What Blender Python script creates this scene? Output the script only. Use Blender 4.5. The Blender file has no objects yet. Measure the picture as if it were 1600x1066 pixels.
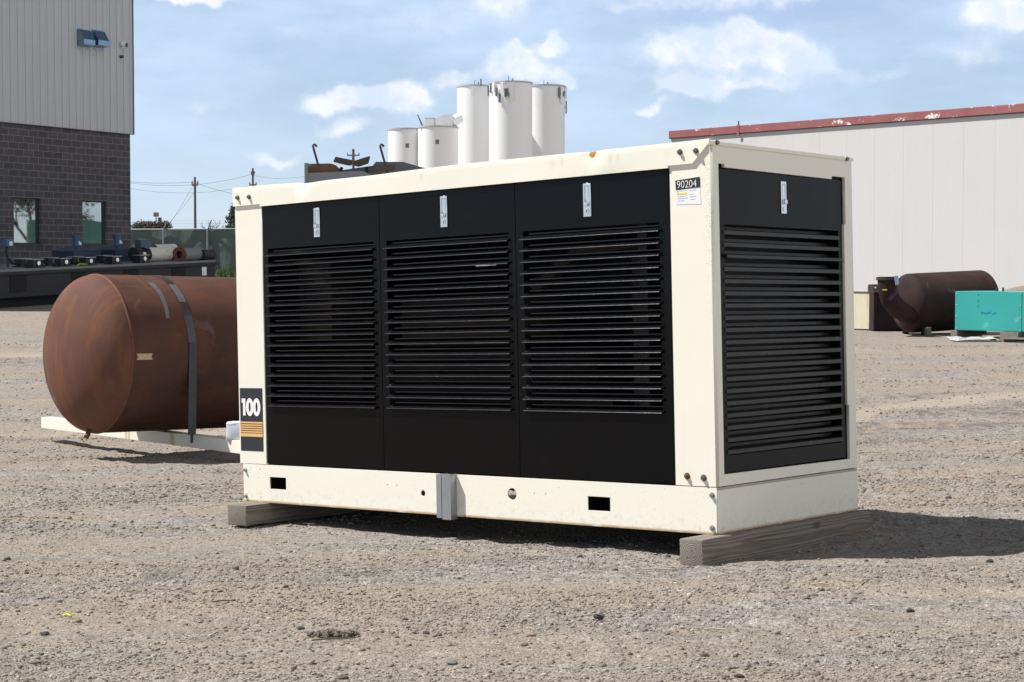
import bpy, bmesh, math, random
import numpy as np
from mathutils import Vector, Matrix
random.seed(7); rng = np.random.default_rng(7)
S = bpy.context.scene; COL = S.collection
rad = math.radians
# ---------------------------------------------------------------- camera
CZ = 1.5; F = 2774.0; YH = 420.0
PITCH = math.atan2(533 - YH, F)
cam = bpy.data.cameras.new('camera'); co = bpy.data.objects.new('camera', cam); COL.objects.link(co)
cam.sensor_width = 36; cam.lens = F/1600*36; cam.clip_end = 6000; cam.clip_start = .1
co.location = (0, 0, CZ); co.rotation_euler = (rad(90) - PITCH, 0, 0); S.camera = co
# generator frame (long side = local x, end face = local y, up = local z)
GR = Matrix(((0.7567430, 0.6534016, -0.0201586), (-0.6525943, 0.7568922, 0.0351393), (0.0382179, -0.0134360, 0.9991791)))
GT = Vector((1.036993, 8.935149, -1.345098 + CZ))
SUN_EL = rad(55)
ts = GR @ Vector((-.794*math.cos(SUN_EL), -.607*math.cos(SUN_EL), math.sin(SUN_EL)))
SUN = ts.normalized(); sel = math.asin(SUN.z); saz = math.atan2(SUN.x, SUN.y)
sl = bpy.data.lights.new('sun', 'SUN'); sl.energy = 5.0; sl.angle = rad(.53); sl.color = (1, .965, .905)
so = bpy.data.objects.new('sun', sl); COL.objects.link(so)
so.rotation_euler = SUN.to_track_quat('Z', 'Y').to_euler(); so.location = (-20, 0, 30)
S.view_settings.view_transform = 'Standard'; S.view_settings.look = 'None'
S.view_settings.exposure = 0.42; S.view_settings.gamma = 1

# ---------------------------------------------------------------- node helpers
class N:
    def __init__(s, nt): s.nt = nt
    def n(s, t, **k):
        x = s.nt.nodes.new(t)
        for a, b in k.items(): setattr(x, a, b)
        return x
    def l(s, a, b): s.nt.links.new(a, b)
    def val(s, sock, v):
        if hasattr(v, 'is_linked') or hasattr(v, 'links'): s.l(v, sock)
        else: sock.default_value = v
    def math(s, op, a, b=0.0, clamp=False):
        x = s.n('ShaderNodeMath', operation=op, use_clamp=clamp); s.val(x.inputs[0], a); s.val(x.inputs[1], b); return x.outputs[0]
    def mix(s, f, a, b, mode='MIX'):
        x = s.n('ShaderNodeMix', data_type='RGBA', blend_type=mode); s.val(x.inputs[0], f)
        s.val(x.inputs[6], a if hasattr(a, 'links') else (*a[:3], 1)); s.val(x.inputs[7], b if hasattr(b, 'links') else (*b[:3], 1)); return x.outputs[2]
    def noise(s, vec, scale, detail=4, rough=.55, dist=0.0):
        x = s.n('ShaderNodeTexNoise'); s.l(vec, x.inputs['Vector']); x.inputs['Scale'].default_value = scale
        x.inputs['Detail'].default_value = detail; x.inputs['Roughness'].default_value = rough; x.inputs['Distortion'].default_value = dist; return x.outputs[0]
    def ramp(s, f, a, b):   # smooth map a..b -> 0..1
        x = s.n('ShaderNodeMapRange', interpolation_type='SMOOTHSTEP'); s.val(x.inputs[0], f); x.inputs[1].default_value = a; x.inputs[2].default_value = b; return x.outputs[0]
    def mapv(s, vec, scale=(1,1,1), loc=(0,0,0), rot=(0,0,0)):
        x = s.n('ShaderNodeMapping'); s.l(vec, x.inputs[0]); x.inputs[1].default_value = loc; x.inputs[2].default_value = rot; x.inputs[3].default_value = scale; return x.outputs[0]
    def sep(s, vec):
        x = s.n('ShaderNodeSeparateXYZ'); s.l(vec, x.inputs[0]); return x.outputs
    def comb(s, a, b, c):
        x = s.n('ShaderNodeCombineXYZ'); s.val(x.inputs[0], a); s.val(x.inputs[1], b); s.val(x.inputs[2], c); return x.outputs[0]
    def bump(s, h, strength=.3, dist=.01):
        x = s.n('ShaderNodeBump'); s.l(h, x.inputs['Height']); x.inputs['Strength'].default_value = strength; x.inputs['Distance'].default_value = dist; return x.outputs[0]

def newmat(name):
    m = bpy.data.materials.new(name); m.use_nodes = True
    h = N(m.node_tree); b = m.node_tree.nodes['Principled BSDF']
    tc = h.n('ShaderNodeTexCoord'); return m, h, b, tc.outputs['Object']

def M(name, base, rough=.5, metal=0.0, var=.12, scale=4, spots=None, streak=None, bump=0, bscale=60, coat=0, spec=.5):
    """paint / metal / plastic with uneven tone; spots=(colour, threshold, scale); streak=(colour, amount) vertical runs"""
    m, h, b, oc = newmat(name)
    f = h.noise(oc, scale, 5)
    c = h.mix(f, [x*(1-var) for x in base], [min(1, x*(1+var)) for x in base])
    if streak:
        sv = h.mapv(oc, (9, 9, .5)); c = h.mix(h.math('MULTIPLY', h.ramp(h.noise(sv, 1.6, 4), .56, .75), streak[1]), c, streak[0])
    if spots:
        c = h.mix(h.ramp(h.noise(oc, spots[2], 3, .6), spots[1], spots[1] + .05), c, spots[0])
    h.l(c, b.inputs['Base Color'])
    r = h.math('ADD', h.math('MULTIPLY', h.noise(oc, scale*2.3, 4), .16), rough - .08, True)
    h.l(r, b.inputs['Roughness']); b.inputs['Metallic'].default_value = metal
    b.inputs['Coat Weight'].default_value = coat; b.inputs['Specular IOR Level'].default_value = spec
    if bump: h.l(h.bump(h.noise(oc, bscale, 4), bump, .004), b.inputs['Normal'])
    return m

# ---------------------------------------------------------------- sky
def blob_dir(px, py):
    d = Vector(((px-800)/F, math.cos(PITCH) + (533-py)/F*math.sin(PITCH), -math.sin(PITCH) + (533-py)/F*math.cos(PITCH))); return d.normalized()
W = bpy.data.worlds.new('World'); S.world = W; W.use_nodes = True
h = N(W.node_tree); bg = W.node_tree.nodes['Background']
sky = h.n('ShaderNodeTexSky', sky_type='NISHITA'); sky.sun_disc = False; sky.sun_elevation = sel; sky.sun_rotation = saz
sky.altitude = 1500; sky.air_density = 1.0; sky.dust_density = .9; sky.ozone_density = 1.4
g = h.n('ShaderNodeTexCoord').outputs['Generated']
sx, sy, sz = h.sep(g)
# azimuth-like / elevation-like coordinates of the sky ahead of the yard
az = h.math('ARCTAN2', sx, sy)
A = h.comb(h.math('MULTIPLY', az, 2774/500), h.math('MULTIPLY', sz, 2774/500), 0.0)      # 1 unit = 500 photo pixels
wob1 = h.noise(A, 8.0, 9, .7)
wob2 = h.noise(h.mapv(A, (1.6, 4.4, 1), (3.3, 1.2, 0)), 1.0, 7, .6)
warp = h.n('ShaderNodeTexNoise'); h.l(A, warp.inputs['Vector']); warp.inputs['Scale'].default_value = 7; warp.inputs['Detail'].default_value = 6
wv = h.n('ShaderNodeVectorMath', operation='SUBTRACT'); h.l(warp.outputs[1], wv.inputs[0]); wv.inputs[1].default_value = (.5, .5, .5)
ws = h.n('ShaderNodeVectorMath', operation='SCALE'); h.l(wv.outputs[0], ws.inputs[0]); ws.inputs[3].default_value = .17
wa = h.n('ShaderNodeVectorMath', operation='ADD'); h.l(A, wa.inputs[0]); h.l(ws.outputs[0], wa.inputs[1])
AX, AY, _ = h.sep(wa.outputs[0])
CL = [ # px, py, rx, ry, brightness weight
 (1105, 82, 92, 30, 1.0), (1190, 72, 50, 26, .9), (1255, 98, 28, 16, 1.2), (1252, 112, 44, 14, .6), (1080, 140, 50, 17, .9), (1010, 170, 36, 9, .6), (1180, 145, 90, 12, .4),
 (1330, 128, 110, 16, .4), (1470, 95, 60, 18, .5), (1590, 30, 75, 36, 1.2), (1560, 50, 60, 24, .6), (1110, 8, 170, 16, .6),
 (540, 150, 60, 18, .85), (625, 152, 60, 13, 1.0), (575, 168, 80, 12, .35), (640, 130, 26, 9, .35), (710, 122, 30, 13, .6), (800, 104, 32, 22, 1.1), (840, 118, 56, 20, .9), (862, 72, 22, 9, 1.0),
 (812, 78, 10, 7, .8), (885, 122, 10, 10, .5), (545, 205, 50, 16, .5), (430, 246, 46, 12, .55), (285, 8, 42, 15, .8), (330, 18, 60, 10, .4), (780, 10, 60, 20, .55), (320, 175, 36, 12, .4),
 (690, 40, 110, 22, .3), (250, 100, 120, 20, .25), (470, 60, 140, 22, .25), (560, 330, 200, 20, .3)]
acc = None
for px, py, rx, ry, w in CL:
    cx = (px-800)/500; cy = (YH-py)/500
    dx = h.math('MULTIPLY', h.math('SUBTRACT', AX, cx), 500/rx); dy = h.math('MULTIPLY', h.math('SUBTRACT', AY, cy), 500/ry)
    d2 = h.math('ADD', h.math('MULTIPLY', dx, dx), h.math('MULTIPLY', dy, dy))
    e = h.math('MULTIPLY', h.math('EXPONENT', h.math('MULTIPLY', d2, -.8)), w)
    acc = e if acc is None else h.math('ADD', acc, e)
cum = h.ramp(h.math('MULTIPLY', acc, h.math('ADD', h.math('MULTIPLY', wob1, 1.7), .15)), .16, .72)
thin = h.ramp(wob2, .3, .75)
shade = h.ramp(h.noise(h.mapv(A, (2.2, 5, 1), (9, 4, 0)), 1.2, 5), .5, .72)
k = h.n('ShaderNodeVectorMath', operation='SCALE'); h.l(sky.outputs[0], k.inputs[0]); k.inputs[3].default_value = .80
c0 = h.mix(h.math('ADD', h.math('MULTIPLY', thin, .50), .40), k.outputs[0], (5.0, 6.2, 8.0))
c1 = h.mix(h.math('MULTIPLY', shade, .4), c0, (3.9, 5.1, 7.3))
gx = h.math('MULTIPLY', h.math('SUBTRACT', AX, (1190-800)/500), 500/190); gy = h.math('MULTIPLY', h.math('SUBTRACT', AY, (YH-16)/500), 500/26)
grey = h.math('EXPONENT', h.math('MULTIPLY', h.math('ADD', h.math('MULTIPLY', gx, gx), h.math('MULTIPLY', gy, gy)), -1.0))
c1 = h.mix(h.math('MULTIPLY', grey, .75), c1, (3.5, 4.5, 6.7))
body = h.mix(h.ramp(h.noise(A, 4.2, 6, .6), .4, .62), (5.7, 6.5, 7.8), (8.0, 8.05, 8.2))        # cloud tops white, bellies grey
c2 = h.mix(h.math('MULTIPLY', cum, .82), c1, body)
dim = h.math('SUBTRACT', 1.0, h.math('MULTIPLY', h.ramp(sz, .14, .45), .80))       # deep dry-air blue high up, pale towards the horizon
c3 = h.mix(1.0, c2, h.comb(dim, dim, dim), 'MULTIPLY')
fill_sky = h.n('ShaderNodeVectorMath', operation='DOT_PRODUCT'); h.l(g, fill_sky.inputs[0]); fill_sky.inputs[1].default_value = Vector((.76, -.60, .26)).normalized()
bf = h.math('MULTIPLY', h.ramp(fill_sky.outputs['Value'], .35, .92), h.math('ADD', h.math('MULTIPLY', wob2, .8), .5), True)   # bright patch added to the unseen sky behind the camera, lifting shaded faces
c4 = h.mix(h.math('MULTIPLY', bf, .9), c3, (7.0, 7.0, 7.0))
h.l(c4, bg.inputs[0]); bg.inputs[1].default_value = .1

# ---------------------------------------------------------------- mesh helpers
def link(name, me, parent=None):
    o = bpy.data.objects.new(name, me); COL.objects.link(o); o.parent = parent; return o
def thing(name, label, cat, loc=(0,0,0), rotz=0, group=None, mat=None):
    o = bpy.data.objects.new(name, None); COL.objects.link(o); o.empty_display_size = .2
    if mat is not None: o.matrix_world = mat
    else: o.location = loc; o.rotation_euler = (0, 0, rotz)
    return tag(o, label, cat, group)
def tag(o, label, cat=None, group=None):
    o['label'] = label
    if cat: o['category'] = cat
    if group: o['group'] = group
    return o
def struct(o, kind='structure'): o['kind'] = kind; return o

class MB:
    def __init__(s): s.bm = bmesh.new()
    def box(s, a, b, bev=0, m=None):
        x0, y0, z0 = a; x1, y1, z1 = b
        r = bmesh.ops.create_cube(s.bm, size=1)
        vs = r['verts']
        for v in vs: v.co = Vector(((x0+x1)/2 + v.co.x*(x1-x0), (y0+y1)/2 + v.co.y*(y1-y0), (z0+z1)/2 + v.co.z*(z1-z0)))
        if bev:
            es = list({e for v in vs for e in v.link_edges}); rr = bmesh.ops.bevel(s.bm, geom=es, offset=bev, segments=2, affect='EDGES', profile=.6)
            vs = list(set(rr['verts']) | {v for v in vs if v.is_valid})
        if m is not None:
            for v in vs: v.co = m @ v.co
        return s
    def cyl(s, p0, p1, r0, r1=None, seg=20, cap=True):
        p0 = Vector(p0); p1 = Vector(p1); r1 = r0 if r1 is None else r1; d = p1-p0
        q = d.to_track_quat('Z', 'Y').to_matrix().to_4x4(); q.translation = (p0+p1)/2
        bmesh.ops.create_cone(s.bm, cap_ends=cap, segments=seg, radius1=max(r0, 1e-5), radius2=max(r1, 1e-5), depth=d.length, matrix=q); return s
    def tube(s, pts, r, seg=8):
        pts = [Vector(p) for p in pts]; rs = r if isinstance(r, (list, tuple)) else [r]*len(pts); rings = []; prev = None
        for i, p in enumerate(pts):
            t = (pts[min(i+1, len(pts)-1)] - pts[max(i-1, 0)]).normalized()
            if prev is None: u = t.orthogonal().normalized()
            else: u = (prev - t*prev.dot(t)).normalized()
            prev = u; w = t.cross(u)
            rings.append([s.bm.verts.new(p + (u*math.cos(2*math.pi*k/seg) + w*math.sin(2*math.pi*k/seg))*rs[i]) for k in range(seg)])
        for a, b in zip(rings, rings[1:]):
            for k in range(seg): s.bm.faces.new((a[k], a[(k+1) % seg], b[(k+1) % seg], b[k]))
        s.bm.faces.new(rings[0][::-1]); s.bm.faces.new(rings[-1]); return s
    def lathe(s, prof, m=None, seg=48, cap=False):     # prof: (x along axis, r); axis = local x
        rings = []
        for x, r in prof:
            rings.append([s.bm.verts.new((m or Matrix()) @ Vector((x, r*math.cos(2*math.pi*k/seg), r*math.sin(2*math.pi*k/seg)))) for k in range(seg)])
        for a, b in zip(rings, rings[1:]):
            for k in range(seg): s.bm.faces.new((a[k], a[(k+1) % seg], b[(k+1) % seg], b[k]))
        if cap: s.bm.faces.new(rings[0][::-1]); s.bm.faces.new(rings[-1])
        return s
    def poly(s, pts, ext):        # closed outline (3D pts) swept by vector ext
        a = [s.bm.verts.new(p) for p in pts]; b = [s.bm.verts.new(Vector(p) + Vector(ext)) for p in pts]; n = len(a)
        s.bm.faces.new(a[::-1]); s.bm.faces.new(b)
        for i in range(n): s.bm.faces.new((a[i], a[(i+1) % n], b[(i+1) % n], b[i]))
        return s
    def mesh(s, name, mat, smooth=None):
        bmesh.ops.recalc_face_normals(s.bm, faces=s.bm.faces)
        me = bpy.data.meshes.new(name); s.bm.to_mesh(me); s.bm.free()
        for m_ in (mat if isinstance(mat, (list, tuple)) else [mat]): me.materials.append(m_)
        if smooth is not None:
            me.polygons.foreach_set('use_smooth', [True]*len(me.polygons)); me.set_sharp_from_angle(angle=rad(smooth))
        return me
    def build(s, name, mat, parent=None, smooth=None): return link(name, s.mesh(name, mat, smooth), parent)

def rect(x0, z0, x1, z1): return [(x0, z0), (x1, z0), (x1, z1), (x0, z1)]
def circ(x, z, r, n=20, rz=None): return [(x + r*math.cos(2*math.pi*i/n), z + (rz or r)*math.sin(2*math.pi*i/n)) for i in range(n)]
def plate(name, outlines, th, mat, parent, plane='xz', off=0.0, bev=0.0):
    """flat plate with holes; outlines[0] outer; plane xz: front at y=off, thickness towards +y; plane yz: front at x=off, thickness towards -x"""
    cu = bpy.data.curves.new(name, 'CURVE'); cu.dimensions = '2D'; cu.fill_mode = 'BOTH'; cu.extrude = th/2 - bev; cu.bevel_depth = bev
    for o_ in outlines:
        sp = cu.splines.new('POLY'); sp.points.add(len(o_)-1); sp.use_cyclic_u = True
        for p, (a, b) in zip(sp.points, o_): p.co = (a, b, 0, 1)
    ob = bpy.data.objects.new('tmp', cu); COL.objects.link(ob)
    me = bpy.data.meshes.new_from_object(ob.evaluated_get(bpy.context.evaluated_depsgraph_get())); bpy.data.objects.remove(ob); bpy.data.curves.remove(cu)
    me.name = name
    n = len(me.vertices); c = np.empty(n*3); me.vertices.foreach_get('co', c); c = c.reshape(-1, 3)
    if plane == 'xz': q = np.stack([c[:, 0], off + th/2 + c[:, 2]*-1, c[:, 1]], 1)
    else: q = np.stack([off - th/2 + c[:, 2], c[:, 0], c[:, 1]], 1)
    me.vertices.foreach_set('co', q.ravel()); me.materials.clear(); me.materials.append(mat)
    bm = bmesh.new(); bm.from_mesh(me); bmesh.ops.remove_doubles(bm, verts=bm.verts, dist=1e-6); bmesh.ops.recalc_face_normals(bm, faces=bm.faces); bm.to_mesh(me); bm.free()
    return link(name, me, parent)
def text(name, body, size, mat, parent, loc, plane='xz', bold=0.0, sx=1.0, th=.001):
    cu = bpy.data.curves.new(name, 'FONT'); cu.body = body; cu.size = size; cu.offset = bold; cu.extrude = th/2; cu.resolution_u = 6
    ob = bpy.data.objects.new('tmp', cu); COL.objects.link(ob)
    me = bpy.data.meshes.new_from_object(ob.evaluated_get(bpy.context.evaluated_depsgraph_get())); bpy.data.objects.remove(ob); bpy.data.curves.remove(cu)
    me.name = name; n = len(me.vertices); c = np.empty(n*3); me.vertices.foreach_get('co', c); c = c.reshape(-1, 3)
    q = np.stack([loc[0] + c[:, 0]*sx, loc[1] - c[:, 2], loc[2] + c[:, 1]], 1); me.vertices.foreach_set('co', q.ravel())
    me.materials.clear(); me.materials.append(mat); return link(name, me, parent)
def copy_tree(o, parent=None):
    c = o.copy(); COL.objects.link(c); c.parent = parent
    for ch in list(o.children): copy_tree(ch, c)
    return c

def W3(px, py, D):      # world point seen at photo pixel (px,py) at distance D along +Y
    d = blob_dir(px, py); return Vector((d.x/d.y*D, D, CZ + d.z/d.y*D))

# ---------------------------------------------------------------- terrain
def vnoise(x, y, s, seed):
    r = np.random.default_rng(seed).random((256, 256)); u = x/s; v = y/s
    i = np.floor(u).astype(int); j = np.floor(v).astype(int); fu = u-i; fv = v-j; fu = fu*fu*(3-2*fu); fv = fv*fv*(3-2*fv)
    g = lambda a, b: r[a & 255, b & 255]
    return (g(i, j)*(1-fu)*(1-fv) + g(i+1, j)*fu*(1-fv) + g(i, j+1)*(1-fu)*fv + g(i+1, j+1)*fu*fv) - .5
nz = GR.col[2]
def ss(x): x = np.clip(x, 0, 1); return x*x*(3-2*x)
def ground_base(X, Y):
    Yc = np.maximum(Y, -2); Xc = np.clip(X, -12, 14)
    pl = (GT.z - .13) - (nz[0]*(Xc-GT.x) + nz[1]*(Yc-GT.y))/nz[2]
    left = np.interp(Y, [0, 20, 44, 51, 58, 66, 72, 5000], [CZ-1.95, CZ-1.95, CZ-.98, CZ-.72, CZ-.62, CZ-.6, CZ-.45, CZ-.45])
    right = np.interp(Y, [0, 20, 30, 38, 60, 72, 5000], [CZ-1.7, CZ-1.7, CZ-1.52, CZ-1.41, CZ-1.3, CZ-.6, CZ-.45])
    fx = ss((X+9)/14); far = left*(1-fx) + right*fx
    w = 1 - ss((Y-15)/9)
    return pl*w + far*(1-w)
def tracks(X, Y):
    z = np.zeros_like(X)
    for (c, sl, wd, dp) in ((10.9, -.05, .22, .010), (13.2, .05, .3, .018), (16.6, .10, .35, .022), (20.6, -.05, .5, .04), (25.5, .03, .6, .045), (32, .02, .9, .05), (6.6, .13, .14, .006), (7.7, .16, .12, .007)):
        dp = dp*np.clip(.6 + 1.6*vnoise(X*.8, Y, 2.3, int(c*7)), 0, 1.5); t = Y - (c + sl*X + .25*np.sin(X*.35 + c) + .5*vnoise(X, Y*0, 1.7, int(c*11))); z = z - dp*np.exp(-(t/wd)**2) + dp*.7*np.exp(-((np.abs(t)-wd*1.8)/(wd*.8))**2)
    return z
def ground_h(X, Y, fine=True):
    X = np.asarray(X, float); Y = np.asarray(Y, float); z = ground_base(X, Y)
    near = np.exp(-np.maximum(0, Y-24)/14)
    amp = .35 + .65*ss((vnoise(X, Y*1.6, 1.3, 11)+.5)*1.4 - .3)
    z = z + tracks(X, Y) + .05*vnoise(X, Y, 2.1, 1)*near + .032*vnoise(X, Y, .55, 2)*near
    if fine: z = z + (.022*vnoise(X+Y*.3, Y, .16, 3) + .015*vnoise(X, Y, .085, 4) + .011*vnoise(X, Y, .05, 5))*near*amp
    return z
def gz(x, y): return float(ground_h(np.array([x]), np.array([y]), False)[0])
def spread(fine0, fine1, step, lim0, lim1, k=1.12):
    a = list(np.arange(fine0, fine1, step)); d = step; x = a[-1]
    while x < lim1: d *= k; x += d; a.append(x)
    d = step; x = a[0]; b = []
    while x > lim0: d *= k; x -= d; b.append(x)
    return np.array(b[::-1] + a)
def grid_obj(name, xs, ys, zf, mat):
    X, Y = np.meshgrid(xs, ys); Z = zf(X, Y); nx, ny = len(xs), len(ys)
    me = bpy.data.meshes.new(name); me.vertices.add(nx*ny); me.vertices.foreach_set('co', np.stack([X, Y, Z], -1).ravel())
    i = np.arange((ny-1)*(nx-1)); r = i//(nx-1); c = i % (nx-1); a = r*nx+c
    q = np.stack([a, a+1, a+nx+1, a+nx], 1); n = len(q)
    me.loops.add(n*4); me.loops.foreach_set('vertex_index', q.ravel().astype(np.int32)); me.polygons.add(n)
    me.polygons.foreach_set('loop_start', np.arange(n, dtype=np.int32)*4); me.polygons.foreach_set('use_smooth', [True]*n)
    me.update(); me.materials.append(mat); return link(name, me)

def ground_mat():
    m, h, b, oc = newmat('gravel dirt')
    st = h.mapv(oc, (.35, 1.3, 1), (0, 0, 0), (0, 0, rad(-4)))
    patch = h.ramp(h.noise(st, .8, 7, .68, .6), .36, .66)                 # dusty tan tracks against grey loose gravel
    patch2 = h.noise(oc, 2.6, 5, .65)
    tan = h.mix(patch2, (.290, .236, .184), (.355, .300, .246)); gry = h.mix(patch2, (.225, .207, .198), (.345, .322, .308))
    c = h.mix(patch, gry, tan)
    damp = h.ramp(h.noise(h.mapv(oc, (.25, 1.0, 1), (5, 2, 0)), 1.5, 4), .62, .74)
    c = h.mix(h.math('MULTIPLY', damp, .35), c, (.19, .155, .125))
    at = h.n('ShaderNodeAttribute', attribute_name='rut').outputs['Fac']
    c = h.mix(h.math('MULTIPLY', h.math('SUBTRACT', 1.0, h.ramp(at, -.75, -.2)), .8), c, (.335, .285, .238)); calm = h.math('SUBTRACT', 1.0, h.ramp(at, -1.0, -.35)); wr = h.math('MULTIPLY', h.ramp(at, .25, .75), h.ramp(h.noise(oc, 5, 5, .7), .42, .6)); c = h.mix(h.math('MULTIPLY', wr, .65), c, (.12, .112, .108))
    hs = []
    for sc, lo, hi, amt in ((190, .45, 1.45, .5), (75, .42, 1.5, .42), (24, .35, 1.55, .34)):
        v = h.n('ShaderNodeTexVoronoi', feature='F1'); h.l(oc, v.inputs['Vector']); v.inputs['Scale'].default_value = sc; v.inputs['Randomness'].default_value = 1
        cs = h.sep(v.outputs['Color']); t = h.math('ADD', h.math('MULTIPLY', cs[0], hi-lo), lo)
        g_ = h.comb(t, t, t); c2 = h.mix(1.0, c, g_, 'MULTIPLY'); c = h.mix(h.math('MULTIPLY', h.math('SUBTRACT', 1.2, h.math('ADD', h.math('MULTIPLY', patch, .45 if sc > 30 else 1.15), h.math('MULTIPLY', calm, .8))), amt, True), c, c2)
        hs.append(h.math('MULTIPLY', h.math('SUBTRACT', 1.0, v.outputs['Distance']), .4 if sc > 100 else .8))
    speck = h.n('ShaderNodeTexVoronoi'); h.l(oc, speck.inputs['Vector']); speck.inputs['Scale'].default_value = 26
    sc_ = h.sep(speck.outputs['Color']); dark = h.math('MULTIPLY', h.math('GREATER_THAN', sc_[1], .88), h.math('LESS_THAN', speck.outputs['Distance'], .3))
    c = h.mix(h.math('MULTIPLY', dark, .7), c, (.05, .045, .042))
    lite = h.math('MULTIPLY', h.math('GREATER_THAN', sc_[2], .9), h.math('LESS_THAN', speck.outputs['Distance'], .26))
    c = h.mix(h.math('MULTIPLY', lite, .55), c, (.52, .48, .44))
    h.l(c, b.inputs['Base Color']); b.inputs['Roughness'].default_value = .95; b.inputs['Specular IOR Level'].default_value = .15
    hh = h.math('ADD', h.math('ADD', hs[0], hs[1]), h.math('MULTIPLY', h.noise(oc, 18, 7, .72), 2.0))
    bn = h.n('ShaderNodeBump'); h.l(hh, bn.inputs['Height']); bn.inputs['Distance'].default_value = .010; h.l(h.math('SUBTRACT', .8, h.math('MULTIPLY', calm, .6)), bn.inputs['Strength']); h.l(bn.outputs[0], b.inputs['Normal']); return m
GM = ground_mat()
xs = spread(-6.5, 7.0, .032, -3000, 3000); ys = spread(4.6, 19, .032, -3000, 3000)
gobj = struct(grid_obj('ground', xs, ys, ground_h, GM))
XX, YY = np.meshgrid(xs, ys); tw = tracks(XX, YY)*24; tw += .55*vnoise(XX*.5, YY*1.5, .8, 31) + .5*vnoise(XX*.25, YY, 1.5, 32) + .4*vnoise(XX, YY, .2, 33)
tl = YY - (21.3 + np.where(XX > 4.2, .75, .3)*(XX-4.2)); br = .75 + .9*vnoise(XX, YY, .7, 41)
tw += (-1.5*np.exp(-(tl/.42)**4) + .9*np.exp(-((tl-.85)/.3)**2)*br + .85*ss((-tl-.5)/.4)*ss((4.2+tl)/1.5)*br)*(XX > -1)*(XX < 12)
t2 = YY - (8.75 + .30*(XX+1.2) + .15*np.sin(XX*2)); tw += .95*np.exp(-(t2/.13)**2)*np.clip(.4+1.9*vnoise(XX, YY, .4, 42), 0, 1.2)*(XX < 1.2)
t3 = YY - (7.6 + .1*XX); tw += -.8*np.exp(-((t3)/.5)**2)*ss((XX-.2)/1.2)
ga = gobj.data.attributes.new('rut', 'FLOAT', 'POINT'); ga.data.foreach_set('value', tw.ravel())

def stones(name, n, xr, yr, smin, smax, power, mat, seed, mask=True, flat=.65):
    r = np.random.default_rng(seed); bm = bmesh.new(); bmesh.ops.create_icosphere(bm, subdivisions=1, radius=1)
    base = np.array([v.co[:] for v in bm.verts]); tri = np.array([[v.index for v in f.verts] for f in bm.faces]); bm.free()
    # denser nearer: sample Y with weight ~ 1/Y^p
    u = r.random(n*3); y = yr[0]*(yr[1]/yr[0])**u; wd = .31*y + .6; x = (r.random(n*3)*2-1)*wd
    dens = ss((vnoise(x*.45, y*1.4, .9, 21)+.5)*1.7 - .3)*.85 + .15 if mask else np.ones_like(x)
    keep = (r.random(n*3) < dens); x = x[keep][:n]; y = y[keep][:n]; n = len(x)
    s = smin*(1-r.random(n)*(1-(smin/smax)**power))**(-1/power)
    z = ground_h(x, y) 
    sc = np.stack([s*(.8+.5*r.random(n)), s*(.7+.4*r.random(n)), s*flat*(.7+.5*r.random(n))], 1); a = r.random(n)*6.283
    V = base[None]*(1 + .75*(r.random((n, len(base), 1))-.5)); V = V*sc[:, None, :]
    ca, sa = np.cos(a)[:, None], np.sin(a)[:, None]; vx = V[..., 0]*ca - V[..., 1]*sa; vy = V[..., 0]*sa + V[..., 1]*ca
    V = np.stack([vx + x[:, None], vy + y[:, None], V[..., 2] + (z + s*.18)[:, None]], -1)
    T = tri[None] + (np.arange(n)*len(base))[:, None, None]; nf = n*len(tri)
    me = bpy.data.meshes.new(name); me.vertices.add(n*len(base)); me.vertices.foreach_set('co', V.ravel())
    me.loops.add(nf*3); me.loops.foreach_set('vertex_index', T.ravel().astype(np.int32)); me.polygons.add(nf); me.polygons.foreach_set('loop_start', np.arange(nf, dtype=np.int32)*3)
    me.update(); at = me.attributes.new('tone', 'FLOAT', 'POINT'); at.data.foreach_set('value', np.repeat(r.random(n), len(base)))
    me.materials.append(mat); o = link(name, me); struct(o, 'stuff'); return o
def stone_mat():
    m, h, b, oc = newmat('loose stones'); at = h.n('ShaderNodeAttribute', attribute_name='tone'); f = at.outputs['Fac']
    cr = h.n('ShaderNodeValToRGB'); h.l(f, cr.inputs[0]); e = cr.color_ramp.elements
    e[0].position = 0; e[0].color = (.07, .062, .058, 1); e[1].position = 1; e[1].color = (.52, .48, .44, 1)
    for p, c in ((.12, (.16, .142, .13, 1)), (.5, (.27, .24, .215, 1)), (.9, (.34, .30, .27, 1))): x = e.new(p); x.color = c
    c = h.mix(h.math('MULTIPLY', h.noise(oc, 90, 3), .5), cr.outputs[0], (.25, .20, .155)); h.l(c, b.inputs['Base Color']); b.inputs['Roughness'].default_value = .9; b.inputs['Specular IOR Level'].default_value = .2
    return m
SM = stone_mat()
tag(stones('gravel', 90000, None, (5.0, 20), .0024, .011, 1.5, SM, 5), 'small loose gravel spread over the dirt yard', 'gravel')
tag(stones('pebbles', 1500, None, (5.2, 22), .0085, .018, 2.2, SM, 9), 'scattered larger pebbles lying on the dirt yard', 'pebbles')

tag(stones('coarse_gravel', 15000, None, (11, 34), .008, .019, 1.8, SM, 15), 'coarse grey gravel thrown up along the wheel tracks across the yard', 'gravel')
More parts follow.
